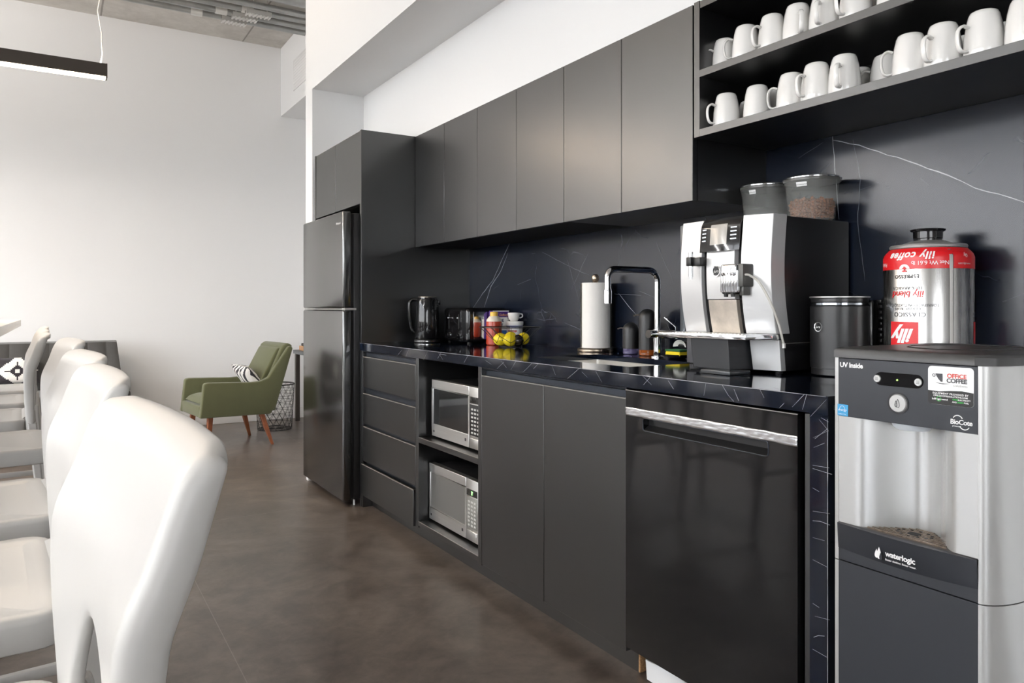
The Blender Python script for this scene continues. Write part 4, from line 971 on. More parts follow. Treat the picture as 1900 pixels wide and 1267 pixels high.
# (pixel x, distance from wall side X, handle direction deg (world), z shelf, label)
hl = {'LL': 160, 'L': 125, 'FL': 165, 'F': 195, 'FR': 225, 'R': -40, 'B': 60}
lower = [(1348, 1.835, 'LL', 'white mug alone at the far end of the lower tier, handle to the left'),
 (1391, 1.965, 'B', 'white mug half hidden at the back of the lower tier, behind the second one'),
 (1405, 1.85, 'B', 'smaller-looking white mug on the lower tier with no handle showing, second from the far end'),
 (1440, 1.942, 'L', 'white mug on the lower tier half hidden, right of the handleless-looking one'),
 (1468, 1.838, 'L', 'white mug on the lower tier, fourth in its front row from the far end'),
 (1515, 1.822, 'FL', 'white mug on the lower tier with handle pointing at the room, left of its twin'),
 (1567, 1.828, 'F', 'white mug on the lower tier with handle pointing forward, before the gap'),
 (1594, 1.965, 'B', 'white mug at the back of the lower tier, peeping out beside the gap'),
 (1644, 1.925, 'L', 'white mug with open loop handle on the lower tier, first after the gap'),
 (1689, 1.830, 'L', 'white mug on the lower tier, second after the gap'),
 (1750, 1.830, 'FL', 'white mug on the lower tier, third after the gap'),
 (1792, 1.965, 'B', 'white mug at the back of the lower tier, left of the largest-looking one'),
 (1826, 1.832, 'LL', 'largest-looking white mug on the lower tier, handle to the left'),
 (1866, 1.955, 'R', 'white mug at the back of the lower tier with its handle to the right'),
 (1905, 1.832, 'FR', 'white mug cut by the right edge of the picture on the lower tier')]
upper = [(1345, 1.865, 'LL', 'white mug at the far end of the upper tier'),
 (1384, 1.832, 'L', 'white mug on the upper tier with side handle, second from the far end'),
 (1433, 1.832, 'FL', 'white mug on the upper tier, third from the far end'),
 (1480, 1.832, 'FR', 'white mug on the upper tier with handle turned right, fourth from the far end'),
 (1530, 1.832, 'F', 'white mug on the upper tier with handle pointing forward, fifth from the far end'),
 (1588, 1.830, 'FL', 'white mug cut by the top of the picture, sixth in the upper tier'),
 (1640, 1.93, 'B', 'white mug further back on the upper tier'),
 (1660, 1.832, 'F', 'nearest white mug on the upper tier, at the top edge of the picture')]
first = True
for L, zz, grp in ((lower, 1.6812, 'mugs on the lower shelf tier'), (upper, 1.8722, 'mugs on the upper shelf tier')):
    for (px, X_, h, lab) in L:
        tt = (px-950)/1370.; s_, c_ = math.sin(YAW), math.cos(YAW); Y_ = X_*(c_-tt*s_)/(s_+tt*c_)
        a = hz(hl[h]+random.uniform(-8, 8))
        if first: mug0.location = (X_, Y_, zz); mug0.rotation_euler = (0, 0, a); mug0['label'] = lab; mug0['group'] = grp; first = False
        else: dup(mug0, (X_, Y_, zz), a, lab, grp)

# ------------------------------------------------------------------ water dispenser
CX0 = 1.410; CY0, CY1 = .688, .966
M_cool = mat('silver_painted_plastic', (.56, .56, .55), .30, .55)
M_navy = mat('dark_slate_plastic', (.026, .029, .036), .38)
t = thing('water_dispenser', 'free-standing silver and dark grey water dispenser at the end of the worktop', 'water dispenser', (1.60, .83, 0))
# plan outline of the silver casing (x,y): flat left side, rounded right side
def casing_outline(n=10, ins=0):
    L = [(CX0+.004+ins, CY1+.002), (CX0+ins, CY1-.004), (CX0+ins, CY0+.003)]
    for i in range(n+1):
        a = PI/2*i/n; L.append((CX0+.003+.085*math.sin(a)*1.0-.0+.0, CY0+.003-.028*(math.sin(a))**1.0*1.0 if False else CY0-.026*math.sin(a)))
    L += [(1.80, CY0-.030), (1.80, CY1+.010), (1.45, CY1+.010), (CX0+.012, CY1+.008)]
    return L
out = casing_outline()
def slab(m, outline, z0, z1, mi=0):
    n = len(outline); o = [(x, y, z0) for x, y in outline]+[(x, y, z1) for x, y in outline]
    m.add(o, [tuple(range(n))[::-1], tuple(range(n, 2*n))]+[(i, (i+1) % n, n+(i+1) % n, n+i) for i in range(n)], mi)
# recess: silver front surface between panels is a wavy plane; casing shell built with a niche
ZP0, ZP1, ZD, ZS = .876, .999, .651, .572
m = MB()
# side shells as outlines that leave the front opening: right cheek, left cheek, back
R_out = [(CX0, CY0), (CX0, CY0-.002)]+[(CX0+.088*(1-math.cos(PI/2*i/10))**.85, CY0-.002-.036*math.sin(PI/2*i/10)) for i in range(1, 11)]+[(CX0+.0885, CY0-.036), (CX0+.090, CY0-.038), (1.80, CY0-.044), (1.80, CY0+.02), (1.55, CY0+.02), (1.55, CY0)]
L_out = [(CX0, CY1), (1.55, CY1), (1.55, CY1-.02), (1.80, CY1-.02), (1.80, CY1+.012), (1.45, CY1+.012), (CX0+.003, CY1+.0105), (CX0, CY1+.008)]
for o_ in (R_out, L_out):
    slab(m, o_, 0.012, ZS-.0015); slab(m, o_, ZS+.0008, ZP1)
m.box(1.56, 1.80, CY0+.01, CY1-.01, .012, ZP1)
build('casing', m, M_cool, t, smooth=30)
# dispensing alcove (bell profile in plan)
def dep(u):
    u = (u-.50)/.36
    return .088*(math.cos(PI*u)*.5+.5)**.85 if abs(u) < 1 else 0
m = MB().grid(lambda u, v: (CX0+.001+dep(u)*(1 if v < .93 else 1), CY1-(CY1-CY0)*u, ZD-.0+(ZP0-ZD)*v), 60, 6); build('alcove', m, mat('silver_satin_plastic', (.60, .60, .595), .27, .6), t, smooth=60)
m = MB()
prof = [(CX0+.001+dep(i/60), CY1-(CY1-CY0)*i/60) for i in range(61)]
m.add([(x, y, ZD+.0015) for x, y in prof]+[(CX0-.001, y, ZD+.0015) for x, y in prof], [(i, i+1, 62+i, 61+i) for i in range(60)])
dt = build('drip_tray', m, mat('drip_tray_plastic', (.06, .052, .045), .4, var=.4, vscale=90), t)
m = MB()
for k in range(9):
    x = CX0+.008+k*.0088; ys_ = [y for xx, y in prof if xx > x+.002]
    if ys_: m.box(x, x+.003, min(ys_), max(ys_), ZD+.0015, ZD+.0042)
build('grille_bar', m, mat('worn_grille', (.20, .155, .12), .35, .6, var=.5, vscale=120), dt)
m = MB().lathe([(0, ZD+.0044), (.012, ZD+.0044), (.013, ZD+.002)], (CX0+.040, (CY0+CY1)/2, 0), 20)
for k in range(12):
    a = 2*PI*k/12; m.lathe([(0, ZD+.0046), (.0032, ZD+.0046), (.0036, ZD+.004)], (CX0+.042+.022*math.cos(a), (CY0+CY1)/2+.033*math.sin(a), 0), 8)
build('drain_hole', m, M_rubber, dt)
m = MB().lathe([(.0, .862), (.030, .862), (.036, .868), (.040, .8765)], (CX0+.044, (CY0+CY1)/2+.005, 0), 32); build('nozzle_collar', m, mat('pale_nozzle', (.62, .66, .70), .3), t)
# dark panels
m = MB().box(CX0-.001, CX0+.03, CY0, CY1, ZP0, ZP1-.001).box(CX0+.02, 1.56, CY0, CY1, ZP0, ZP1); cp = build('control_panel', m, M_navy, t, bevel=.0008)
# deck (bulged ledge) and lower door
def ledge(u, v):
    z0 = .598+.0*u; z = z0+(ZD-z0)*v; b = .010*math.sin(PI*u)*(v**.7); return (CX0-.0008-b-.004*v, CY1-(CY1-CY0)*u, z-(.006*math.sin(PI*u)*(1-v)))
m = MB().grid(ledge, 40, 6)
m.add([ledge(i/40, 1) for i in range(41)]+[(CX0+.002, ledge(i/40, 1)[1], ZD+.0012) for i in range(41)], [(i, i+1, 42+i, 41+i) for i in range(40)])
m.add([ledge(i/40, 0) for i in range(41)]+[(CX0+.004, ledge(i/40, 0)[1], .596) for i in range(41)], [(i, i+1, 42+i, 41+i) for i in range(40)])
dk = build('ledge', m, M_navy, t, smooth=40)
m = MB().box(CX0+.001, CX0+.02, CY0, CY1, ZS+.001, .603).box(CX0, CX0+.02, CY0, CY1, .02, ZS-.001); build('lower_door', m, M_navy, t, bevel=.0006)
for (a, b) in ((1.44, CY0+.02), (1.76, CY0+.02), (1.44, CY1-.02), (1.76, CY1-.02)): build('foot', MB().lathe([(.018, 0), (.018, .013)], (a, b, 0), 12), M_rubber, t)
# lid with shallow oval dish
lid = [(CX0-.004, CY1+.008), (CX0-.004, CY0+.004), (CX0+.006, CY0-.010)]+[(CX0+.010+.085*(1-math.cos(PI/2*i/8)), CY0-.016-.026*math.sin(PI/2*i/8)) for i in range(1, 9)]+[(1.81, CY0-.050), (1.81, CY1+.014), (CX0+.006, CY1+.014)]
def ins(L, d):
    cx_ = sum(p[0] for p in L)/len(L); cy_ = .83; return [(x+(1.6-x)/abs(1.6-x)*d if abs(1.6-x) > .01 else x, y+(cy_-y)/abs(cy_-y)*d) for x, y in L]
m = MB(); n = len(lid); layers = [(.9995, 0), (1.014, 0), (1.0185, .003), (1.0205, .010), (1.0205, .030)]
vs = []
for z, d in layers: vs += [(x, y, z) for x, y in ins(lid, d)]
fs = [tuple(range(n))[::-1]]
for j in range(len(layers)-1): fs += [(j*n+i, j*n+(i+1) % n, (j+1)*n+(i+1) % n, (j+1)*n+i) for i in range(n)]
fs.append(tuple((len(layers)-1)*n+i for i in range(n))); m.add(vs, fs); ld = build('top_lid', m, mat('dark_top_plastic', (.045, .044, .044), .36), t)
m = MB().lathe([(.118, 1.0208), (.122, 1.0224), (.126, 1.0208)], (1.62, .815, 0), 48, cap=False, sy=.82); build('raised_ring', m, mat('dark_top_ring', (.05, .05, .05), .25), ld)
# controls
xp = CX0-.0012
def py(x, y): return px_on_x(x, y, CX0)
m = text_faceX(MB(), 'UV Inside', xp, py(1580, 678)[0], py(1580, 678)[1], .0140, bold=.03, space=.95); build('lettering', m, M_whiteprint, cp)
c_ = py(1668, 705); m = MB(); m.prism(rrect(c_[0], c_[1], .098, .0265, .0132), 0, xp-.001, xp+.001); pd = build('button_strip', m, M_black_gloss, cp)
m = MB()
for (a, b) in ((1629, 702), (1705, 709)):
    q = py(a, b); m.lathe([(0, -.002), (.0068, -.002), (.0075, .0)], (xp-.001, q[0], q[1]), 24, ax='x')
build('round_button', m, M_cool, pd)
m = MB()
for (a, b) in ((1629, 702), (1705, 709)):
    q = py(a, b)
    for k in range(3): m.box(xp-.0034, xp-.003, q[0]-.003, q[0]+.003, q[1]-.003+k*.0026, q[1]-.002+k*.0026)
build('button_icon', m, mat('grey_icon', (.15, .15, .15), .5), pd)
q = py(1666, 705); m = MB().lathe([(0, -.001), (.0014, -.001), (.0014, 0)], (xp-.001, q[0], q[1]), 12, ax='x'); build('indicator_lamp', m, mat('green_lamp', (.3, .9, .1), .4, emit=(.4, 1, .08), estr=3), pd)
q = py(1667, 748); m = MB().lathe([(0, -.003), (.0165, -.003), (.0185, 0)], (xp, q[0], q[1]), 36, ax='x'); db = build('dispense_button', m, M_cool, cp)
m = MB().lathe([(.0185, -.0012), (.0215, -.0012), (.0215, 0)], (xp, q[0], q[1]), 36, ax='x', cap=False); build('button_ring', m, M_black_pl, db)
def drop(cy_, cz_, s, n=20): return [(cy_+s*.5*math.sin(a)*(math.sin(a/2))**1.3, cz_+s*math.cos(a)*.9) for a in [2*PI*i/n for i in range(n)]]
m = MB().tube([(xp-.0036, y, z) for y, z in drop(q[0]-.001, q[1], .0095)], .0004, 4, closed=True).tube([(xp-.0036, y, z) for y, z in drop(q[0]+.0025, q[1]-.001, .0068)], .0004, 4, closed=True); build('drop_icon', m, M_darkprint, db)
# sticker
ca = py(1723, 678); cb = py(1808, 757); sy = (ca[0]+cb[0])/2; w_ = abs(ca[0]-cb[0]); zt_ = ca[1]; zb_ = zt_-.083
zt_ = py(1723, 678)[1]; zb_ = py(1723, 748)[1]; h_ = zt_-zb_
st = build('sticker', MB().prism(rrect(sy, (zt_+zb_)/2, w_, h_, .007), 0, xp-.0006, xp+.0003), M_whiteprint, cp)
blk = [(sy+w_/2-.0002, zb_+h_*.36), (sy+w_*.25, zb_+h_*.345), (sy, zb_+h_*.38), (sy-w_*.25, zb_+h_*.40), (sy-w_/2+.0002, zb_+h_*.37)]
r_ = .0068; low = rrect(sy, (zt_+zb_)/2, w_-.0003, h_-.0003, r_)
lowp = sorted([p for p in low if p[1] < zb_+h_*.3], key=lambda p: p[0])
build('black_area', flatX(MB(), blk+lowp, xp-.0010), mat('black_print', (.012, .012, .012), .4), st)
x9 = xp-.0014
def stx(m, s, fu, fv, size, **k): return text_faceX(m, s, x9, sy+w_/2-w_*fu, zb_+h_*fv, size*1.06, **k)
m = stx(MB(), 'OFFiCE', .640, .765, .0105, bold=.025, space=.98); build('lettering', m, mat('office_red', (.62, .05, .03), .4), st)
m = stx(MB(), 'COFFEE', .640, .640, .0105, bold=.03, space=.93)
uv = lambda u, v: (sy+w_/2-w_*u, zb_+h_*v)
flatX(m, [uv(.17, .81), uv(.33, .81), uv(.33, .60), uv(.29, .60), uv(.23, .68), uv(.19, .76)], x9)
flatX(m, [uv(.16, .585), uv(.30, .56), uv(.50, .565), uv(.34, .54), uv(.26, .545)], x9)
m.tube([(x9, y, z) for y, z in circ(*uv(.135, .76), .0024, 16)], .0006, 4, closed=True); build('dark_lettering', m, M_darkprint, st)
m = stx(MB(), 'solutions', .72, .525, .0062, space=1.05); build('small_lettering', m, mat('grey_print', (.35, .35, .34), .5), st)
m = stx(MB(), 'EQUIPMENT PROVIDED BY', .50, .295, .0046, bold=.02, space=1.12); stx(m, 'OFFICECOFFEESOLUTIONS.COM', .50, .230, .0040, bold=.02); stx(m, 'bullfrogpowered', .27, .145, .0046, bold=.015, space=.9); stx(m, 'ELECTRICITY', .80, .165, .0036, bold=.02); stx(m, 'AND            FUEL', .72, .100, .0036, bold=.02); build('white_lettering', m, M_whiteprint, st)
m = stx(MB(), 'GREEN', .62, .165, .0036, bold=.02); stx(m, 'GREEN', .715, .100, .0036, bold=.02); m.tube([(x9, y, z) for y, z in circ(*uv(.25, .15), .0042, 14)], .0005, 4, closed=True); build('green_lettering', m, mat('green_print', (.05, .5, .08), .5), st)
# BioCote
q = py(1784, 784); m = text_faceX(MB(), 'BioCote', xp, q[0], q[1], .0125, bold=.02, shear=.05, space=.92); text_faceX(m, 'protected', xp, q[0]+.008, q[1]-.0075, .0038, bold=.02)
for s_, a0 in ((1, .5), (-1, .5)):
    m.tube([(xp, q[0]+s_*.006+.009*math.cos(a_)*s_, q[1]+s_*.003+.0095*math.sin(a_)*s_) for a_ in [a0+i*.22 for i in range(11)]], .0009, 5)
build('emblem', m, M_whiteprint, cp)
# blue energy sticker
a, b_ = py(1554, 750), py(1574, 772); w2 = a[0]-b_[0]; h2 = .024
es = build('blue_sticker', MB().box(xp-.0006, xp+.0002, b_[0]-.0005, a[0]-.0012, .877, .877+h2), mat('cyan_sticker', (.05, .33, .62), .35), cp)
m = text_faceX(MB(), 'energy', xp-.001, (a[0]+b_[0])/2, .8895, .0072, shear=.2); text_faceX(m, 'ENERGY STAR', xp-.001, (a[0]+b_[0])/2, .8805, .0027)
m.tube([(xp-.001, (a[0]+b_[0])/2+.0065*math.cos(x), .8885+.0095*math.sin(x)) for x in [PI*i/10 for i in range(11)]], .0004, 4); build('lettering', m, M_whiteprint, es)
# waterlogic
xq = CX0-.0135
q = py(1679, 1036); m = text_faceX(MB(), 'waterlogic', xq, q[0]+.002, q[1]+.003, .0150, bold=.03, space=.95); text_faceX(m, 'Better thinking. Better water.', xq, q[0]+.001, q[1]-.0085, .0052, bold=.02)
q = py(1640, 1023); dd = drop(q[0]+.002, q[1]-.001, .0135); m.add([(xq, y, z) for y, z in dd], [tuple(range(len(dd)))]); dd = drop(q[0]+.0075, q[1]-.003, .0100); m.add([(xq+.0001, y, z) for y, z in dd], [tuple(range(len(dd)))])
build('lettering', m, M_whiteprint, dk)
q = py(1641, 1026); m = MB(); dd = drop(q[0]-.0005, q[1]-.0035, .0082); m.add([(xq-.0004, y, z) for y, z in dd], [tuple(range(len(dd)))]); build('drop_cutout', m, M_navy, dk)

# ------------------------------------------------------------------ bar stools (local: origin on the floor under the seat's rear edge centre, sitter faces -X)
def make_stool():
    t = thing('bar_stool', 'stool', 'stool', (0, 0, 0))
    ZS_ = .65; WB = .240
    # back profile x(z)
    PR = [(.600, .014), (.65, .012), (.70, .008), (.765, .004), (.82, .004), (.858, .008), (.90, .027), (.94, .040), (.962, .049), (.974, .058), (.981, .068), (.984, .076), (.984, .083)]
    P = smooth([(x, 0, z) for z, x in PR], 3); NV = len(P)-1
    # normals in xz pointing backwards
    def prof(v):
        f = v*NV; i = min(NV-1, int(f)); a = P[i].lerp(P[i+1], f-i); d = (P[min(NV, i+1)]-P[max(0, i)]).normalized(); return a, Vector((d.z, 0, -d.x))
    def seatw(z): return WB-.010*(1-min(1, (z-.6)/.3))
    # across section (y fraction handled absolute): (y offset from edge, depth)
    us = [(-.995, .030), (-1, .020), (-1, .012), (-.994, .004), (-.975, .0)]+[(-.94+1.88*i/24, 0) for i in range(25)]+[(.975, 0), (.994, .004), (1, .012), (1, .020), (.995, .030)]
    hw = .68
    def zlow(u): return .600+.184*(1-(abs(u)/hw)**2.3) if abs(u) < hw else .600
    ulist = [(-1, .024), (-1, .012), (-.992, .003), (-.97, 0)]+[(-.94+1.88*i/32, 0) for i in range(33)]+[(.97, 0), (.992, .003), (1, .012), (1, .024)]
    zs = [p.z for p in P]; NR = 22
    def at(f):
        f *= NV; i = min(NV-1, int(f)); return P[i].lerp(P[i+1], f-i), (P[min(NV, i+1)]-P[max(0, i)]).normalized()
    def fr(z): # path fraction of a height on the lower part
        for i in range(NV):
            if zs[i+1] >= z: return (i+(z-zs[i])/(zs[i+1]-zs[i]))/NV
        return 1
    vs = []; nu = len(ulist)
    for j in range(NR+1):
        for (u, d) in ulist:
            f0 = fr(zlow(u)); v = f0+(1-f0)*j/NR; a, dr_ = at(v); nrm = Vector((dr_.z, 0, -dr_.x))
            w = seatw(a.z); hz_ = max(0, min(1, (a.z-.62)/.12)); tz_ = max(0, min(1, (a.z-.80)/.16)); curve = (1-u*u)*(.018*hz_*(1-tz_)+.014*tz_); xb = .034 if a.z < .82 else .034+(a.z-.82)*.29
            dd = max(0, min(.032, xb-a.x))*d/.024
            p = a+Vector((dd, 0, -.15*dd)); y = u*w; zz = p.z
            q = max(0, (v-.80)/.20)
            y *= 1-.03*q*q; cor = max(0, (abs(u)-.80)/.20)
            vs.append((p.x+curve-.010*q*cor*cor, y, zz-.013*q*cor*cor))
    fs = [(j*nu+k, j*nu+k+1, (j+1)*nu+k+1, (j+1)*nu+k) for j in range(NR) for k in range(nu-1)]
    o = build('backrest', MB().add(vs, fs), M_stool, t, local=True, smooth=None)
    md = o.modifiers.new('solid', 'SOLIDIFY'); md.thickness = .017; md.offset = 0
    md = o.modifiers.new('sub', 'SUBSURF'); md.levels = 1; md.render_levels = 1
    # seat
    def outline(ins=0):
        L = []
        for (cx, cy, a0, r) in ((-.045, .185, 0, .05), (-.40, .160, 90, .06), (-.40, -.160, 180, .06), (-.045, -.185, 270, .05)):
            for i in range(7): a = math.radians(a0+15*i); L.append((cx+(r-ins)*math.cos(a), cy+(r-ins)*math.sin(a)))
        return L
    m = MB(); lay = [(.600, .004), (.603, 0), (.640, 0), (.648, .003), (.651, .010), (.6485, .035), (.645, .049)]; n = len(outline()); vs = []
    for z, i_ in lay: vs += [(x, y, z) for x, y in outline(i_)]
    fs = [tuple(range(n))[::-1]]
    for j in range(len(lay)-1): fs += [(j*n+i, j*n+(i+1) % n, (j+1)*n+(i+1) % n, (j+1)*n+i) for i in range(n)]
    fs.append(tuple((len(lay)-1)*n+i for i in range(n))); m.add(vs, fs); build('seat', m, M_stoolseat, t, local=True, smooth=50)
    # rear lip: seat sweeping up into the arch
    m = MB()
    m.grid(lambda u, v: (-.03+.055*v+.0*u, (u-.5)*2*(.19-.03*v), .634+.024*v+.006*v**3), 16, 8); build('seat_lip', m, M_stool, t, local=True, solid=.012, smooth=60)
    # legs
    for sy in (-1, 1):
        m = MB()
        def leg(xt, yt, xb, yb, zt, wx, wy):
            vs = []; N = 8
            for j in range(N+1):
                f = j/N; z = zt*(1-f); x = xt+(xb-xt)*f**1.15; y = yt+(yb-yt)*f; a, b = wx*(1-.30*f), wy*(1-.2*f)
                vs += [(x-a/2, y-b/2, z), (x+a/2, y-b/2, z), (x+a/2, y+b/2, z), (x-a/2, y+b/2, z)]
            fs = [(0, 1, 2, 3), (N*4+3, N*4+2, N*4+1, N*4)]+[(j*4+i, j*4+(i+1) % 4, (j+1)*4+(i+1) % 4, (j+1)*4+i) for j in range(N) for i in range(4)]
            return MB().add(vs, fs)
        build('leg', leg(.026, sy*.222, .095, sy*.245, .640, .034, .034), M_stool, t, local=True, bevel=.006)
        build('leg', leg(-.405, sy*.185, -.455, sy*.235, .620, .045, .034), M_stool, t, local=True, bevel=.006)
    m = MB().rbox(-.445, -.415, -.200, .200, .215, .245, .006); build('footrest', m, M_stool, t, local=True)
    for sy in (-1, 1): build('side_stretcher', MB().rbox(-.425, .05, sy*.223-.009, sy*.223+.009, .300, .325, .005), M_stool, t, local=True)
    return t
stool = make_stool()
spots = [(.017, .855, 5, 'nearest white plastic bar stool, its tall curved back filling the lower left corner'),
 (.002, 1.525, 4, 'second white bar stool from the camera, directly behind the nearest one'),
 (-.006, 2.130, 6, 'third white bar stool from the camera, before the gap in the row'),
 (-.022, 3.060, 6, 'fourth white bar stool from the camera, just past the gap in the row'),
 (-.115, 3.800, 2, 'fifth white bar stool from the camera'),
 (-.125, 4.450, 3, 'sixth white bar stool, second from the far end of the row'),
 (-.130, 5.080, 2, 'farthest white bar stool in the row, before the dark sofa')]
for i, (x, y, r, lab) in enumerate(spots):
    if i == 0: stool.location = (x, y, 0); stool.rotation_euler = (0, 0, math.radians(r)); stool['label'] = lab; stool['group'] = 'white bar stools along the high table'
    else: dup(stool, (x, y, 0), math.radians(r), lab)

# high table
t = thing('high_table', 'white bar-height table running beside the row of white stools', 'table', (-.62, 3.2, 0))
M_top = mat('white_stone_top', (.74, .72, .69), .3, var=.05, vscale=20)
m = MB().rbox(-.80, -.175, 2.2, 5.30, .995, 1.034, .003); build('tabletop', m, M_top, t)
M_redwood = mat('dark_red_wood', (.16, .035, .02), .45)
for yy in (2.6, 4.765):
    m = MB().box(-.77, -.71, yy-.03, yy+.03, 0, .995).box(-.62, -.56, yy-.03, yy+.03, 0, .995).box(-.71, -.62, yy-.03, yy+.03, .90, .995).box(-.71, -.62, yy-.03, yy+.03, 0, .06); build('leg_frame', m, M_redwood, t, bevel=.003)

# ------------------------------------------------------------------ dark channel-tufted sofa at the far wall
def fabric(name, c, var=.18, scale=500, b=.5):
    k = NT(name); c = lin(c); f = k.noise(k.obj(), scale, 3, .7); f2 = k.noise(k.obj(), 12, 3)
    k.col(k.mix(.25, k.ramp(f, [(.3, tuple(v*(1-var) for v in c[:3])), (.7, tuple(min(1, v*(1+var)) for v in c[:3]))]), k.ramp(f2, [(.3, tuple(v*.8 for v in c[:3])), (.7, tuple(v*1.2 for v in c[:3]))])))
    k.b.inputs['Roughness'].default_value = .9; k.b.inputs['Sheen Weight'].default_value = .25; k.bump(f, b, .002); return k.m
M_grey = fabric('charcoal_upholstery', (.075, .073, .070))
M_woodleg = mat('walnut_leg', (.22, .065, .022), .4, var=.25, vscale=14)
t = thing('sofa', 'charcoal channel-tufted low sofa against the far white wall', 'sofa', (-.3, 6.95, 0))
XA, XB = -1.05, .47
m = MB()
def back(u, v):
    x = XA+(XB-XA)*u; z = .28+.535*v; fl = .10*(1-v)*(u-.5)*2
    g = ((x-.36+.0*v)/.135) % 1; ch = .016*abs(math.sin(PI*g))**.5
    return (x+fl*.35-(.09*v)*max(0, (u-.93)/.07)**2*.3, 7.03+.09*v-ch, z)
m.grid(back, 200, 12); m.add([back(0, 0), back(1, 0), back(1, 1), back(0, 1), (XA, 7.25, .28), (XB+.02, 7.25, .28), (XB-.03, 7.25, .815), (XA, 7.25, .815)], [(4, 7, 6, 5), (0, 4, 5, 1), (1, 5, 6, 2), (3, 7, 4, 0)])
m.grid(lambda u, v: (back(u, 1)[0], back(u, 1)[1]+(7.25-back(u, 1)[1])*v, .815+.012*math.sin(PI*v)), 200, 4)
build('backrest', m, M_grey, t)
m = MB().rbox(XA, XB-.02, 6.50, 7.08, .20, .44, .03, 4); build('seat', m, M_grey, t)
build('arm', MB().rbox(XB-.09, XB+.035, 6.52, 7.20, .20, .46, .03, 4), M_grey, t); build('arm', MB().rbox(XA-.03, XA+.08, 6.52, 7.20, .20, .52, .03, 4), M_grey, t)
for (a, b) in ((XA+.08, 6.56), (XB-.08, 6.56), (XA+.08, 7.15), (XB-.08, 7.15)):
    build('leg', MB().lathe([(.012, 0), (.018, .2)], (a, b, 0), 12), M_woodleg, t)
# pixel-pattern cushion
t = thing('patterned_cushion', 'black and white pixel-diamond cushion leaning on the charcoal sofa', 'cushion', (-.25, 6.97, .61))
cw_, chh = .29, .200; NX, NY = 29, 21
def cush(u, v):
    a = (u-.5)*2; b = (v-.5)*2; th = .05*(max(0, 1-abs(a)**3)*max(0, 1-abs(b)**3))**.5
    return (-.253+a*cw_/2, 6.965-th+(.05*v), .610+b*chh/2)
def cpix(i, j):
    x = abs(i-14); y = abs(j-10); d = x*1.0+y*1.15
    if x <= 1 and y <= 1: return 1
    if d < 5.8 or (x == 0 and y < 8) or (y == 0 and x < 9): return 0
    if d < 14.0: return 1
    return 0
m = MB().grid(cush, NX, NY, 0, cpix); m.grid(lambda u, v: (cush(u, v)[0], 6.965+.05*v+.05*(max(0, 1-abs((u-.5)*2)**3)*max(0, 1-abs((v-.5)*2)**3))**.5, cush(u, v)[2]), 12, 12)
build('cover', m, [fabric('black_cotton', (.02, .016, .022)), fabric('white_cotton', (.75, .73, .70))], t, smooth=80)

# ------------------------------------------------------------------ green armchair (local: x from the front edge to the back, y across; placed and turned)
M_green = fabric('olive_green_tweed', (.105, .112, .052), .35, 380, .7)
t = thing('armchair', 'olive green tweed armchair with tapered wooden legs facing left, before the fridge', 'armchair', (.94, 6.05, 0), math.radians(7))
def side(y0, y1):   # arm side outline in x,z
    o = [(.0, .255), (.55, .245), (.60, .32), (.735, .770), (.72, .790), (.695, .785), (.53, .540), (.47, .515), (.40, .510), (.06, .525), (.035, .520), (.028, .505)]
    return MB().prism(o, 1, y0, y1, 0, .010, 3)
build('arm', side(0, .055), M_green, t, local=True, smooth=50)
build('arm', side(.515, .57), M_green, t, local=True, smooth=50)
m = MB().prism([(.44, .30), (.60, .26), (.745, .795), (.700, .815), (.66, .795)], 1, .035, .535, 0, .014, 3); build('backrest', m, M_green, t, local=True, smooth=50)
m = MB().prism([(.43, .40), (.50, .40), (.665, .765), (.645, .780), (.625, .765)], 1, .075, .495, 0, .012, 3); build('back_cushion', m, M_green, t, local=True, smooth=50)
m = MB().rbox(.005, .56, .045, .525, .255, .345, .012, 3); build('seat_frame', m, M_green, t, local=True)
m = MB()
def seatc(u, v):
    a, b = (u-.5)*2, (v-.5)*2; k = (max(0, 1-abs(a)**4)*max(0, 1-abs(b)**4))**.5; return (.02+.44*u, .062+.446*v, .360+.06*k)
m.grid(seatc, 16, 16); m.grid(lambda u, v: (seatc(u, v)[0], seatc(u, v)[1], .360-.012*(max(0, 1-abs((u-.5)*2)**4)*max(0, 1-abs((v-.5)*2)**4))**.5), 16, 16); build('seat_cushion', m, M_green, t, local=True, smooth=70)
def tleg(x0, y0, x1, y1):
    vs = []
    for (x, y, z, r) in ((x0, y0, .255, .020), (x0*.5+x1*.5, y0*.5+y1*.5, .12, .017), (x1, y1, 0, .010)): vs += [(x-r, y-r, z), (x+r, y-r, z), (x+r, y+r, z), (x-r, y+r, z)]
    return MB().add(vs, [(0, 1, 2, 3), (11, 10, 9, 8)]+[(j*4+i, j*4+(i+1) % 4, (j+1)*4+(i+1) % 4, (j+1)*4+i) for j in range(2) for i in range(4)])
for (a, b, c, d) in ((.09, .06, .07, .04), (.09, .51, .07, .53), (.49, .06, .555, -.02), (.49, .50, .555, .51)):
    build('leg', tleg(a, b, c, d), M_woodleg, t, local=True, bevel=.004)
def m_zebra():
    k = NT('zebra_print'); w = k.n('TexWave', wave_type='BANDS', bands_direction='DIAGONAL'); k.l(k.obj(), w.inputs[0]); w.inputs['Scale'].default_value = 9; w.inputs['Distortion'].default_value = 5; w.inputs['Detail'].default_value = 1; w.inputs['Detail Scale'].default_value = 1.4
    k.col(k.ramp(w.outputs['Fac'], [(.42, (.03, .028, .035)), (.50, (.78, .76, .73))])); k.b.inputs['Roughness'].default_value = .85; return k.m
t = thing('striped_cushion', 'small zebra-striped black and white cushion on the green armchair', 'cushion', (1.33, 6.36, .475), math.radians(7))
m = MB(); Rc = Matrix.Rotation(math.radians(-38), 3, 'Y')
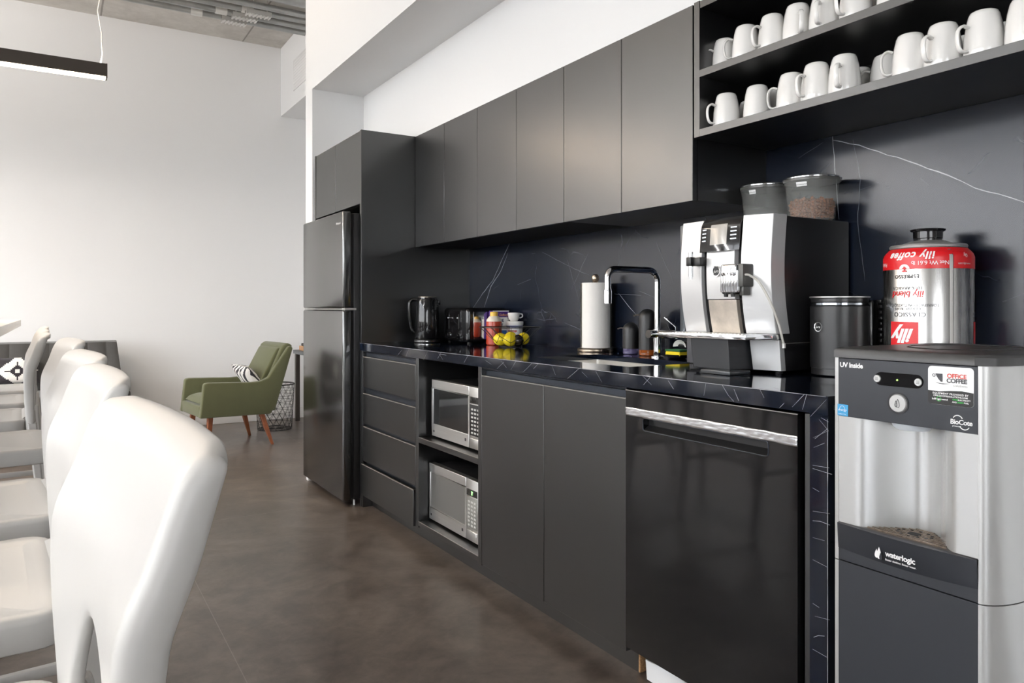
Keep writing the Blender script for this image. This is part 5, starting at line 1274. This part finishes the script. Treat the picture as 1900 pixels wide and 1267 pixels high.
def zc(s):
    def f(u, v):
        a, b = (u-.5)*2, (v-.5)*2; k = (max(0, 1-abs(a)**3)*max(0, 1-abs(b)**3))**.5
        return tuple(Vector((.04, 0, .045))+Rc @ Vector((-s*.05*k, b*.19*(1-.06*(1-abs(a))), a*.135)))
    return f
m.grid(zc(1), 20, 20).grid(zc(-1), 20, 20); build('cover', m, m_zebra(), t, local=True, smooth=80)

# wire waste basket
t = thing('wire_waste_basket', 'tall black triangle-wire basket on the floor behind the armchair', 'basket', (1.70, 6.86, 0))
cx, cy = 1.70, 6.86
def wp(k, j): a = 2*PI*(k+.5*(j % 2))/18; r = .150+.022*j/8; return (cx+r*math.cos(a), cy+r*math.sin(a), .006+.405*j/8)
m = MB().tube([wp(k, 0) for k in range(18)], .004, 6, closed=True).tube([wp(k, 8) for k in range(18)], .006, 6, closed=True); build('ring', m, M_wire, t)
m = MB()
for j in range(8):
    m.tube([wp(k, j) for k in range(18)], .0016, 4, closed=True)
    for k in range(18):
        m.tube([wp(k, j), wp(k, j+1)], .0016, 4); m.tube([wp(k, j), wp(k-1 if j % 2 == 0 else k+1, j+1)], .0016, 4)
for k in range(9): m.tube([wp(k, 0), wp(k+9, 0)], .0016, 4)
build('wire_mesh', m, M_wire, t)

# console desk at the right, mostly hidden by the fridge
t = thing('console_table', 'dark console table with thin metal legs in the far corner behind the fridge', 'table', (2.25, 6.9, 0))
m = MB().rbox(1.985, 2.56, 6.45, 7.30, .655, .692, .002); build('tabletop', m, mat('dark_table_top', (.07, .075, .08), .4), t)
for (a, b) in ((1.99, 7.22), (1.99, 6.46), (2.51, 7.22), (2.51, 6.46)): build('leg', MB().box(a, a+.04, b, b+.04, 0, .655), M_darkmetal, t, bevel=.002)
t = thing('wooden_tray', 'light wooden tray on the console table behind the fridge', 'tray', (2.2, 7.05, .692))
m = MB().rbox(2.015, 2.35, 6.85, 7.20, .693, .735, .004); build('tray', m, mat('light_oak', (.50, .27, .13), .5, var=.15), t)
m = MB().rbox(2.02, 2.22, 6.9, 7.15, .7355, .765, .010, 3); tag(build('black_pouch', m, M_black_pl), 'black case lying on the light wooden tray on the console table', 'case')
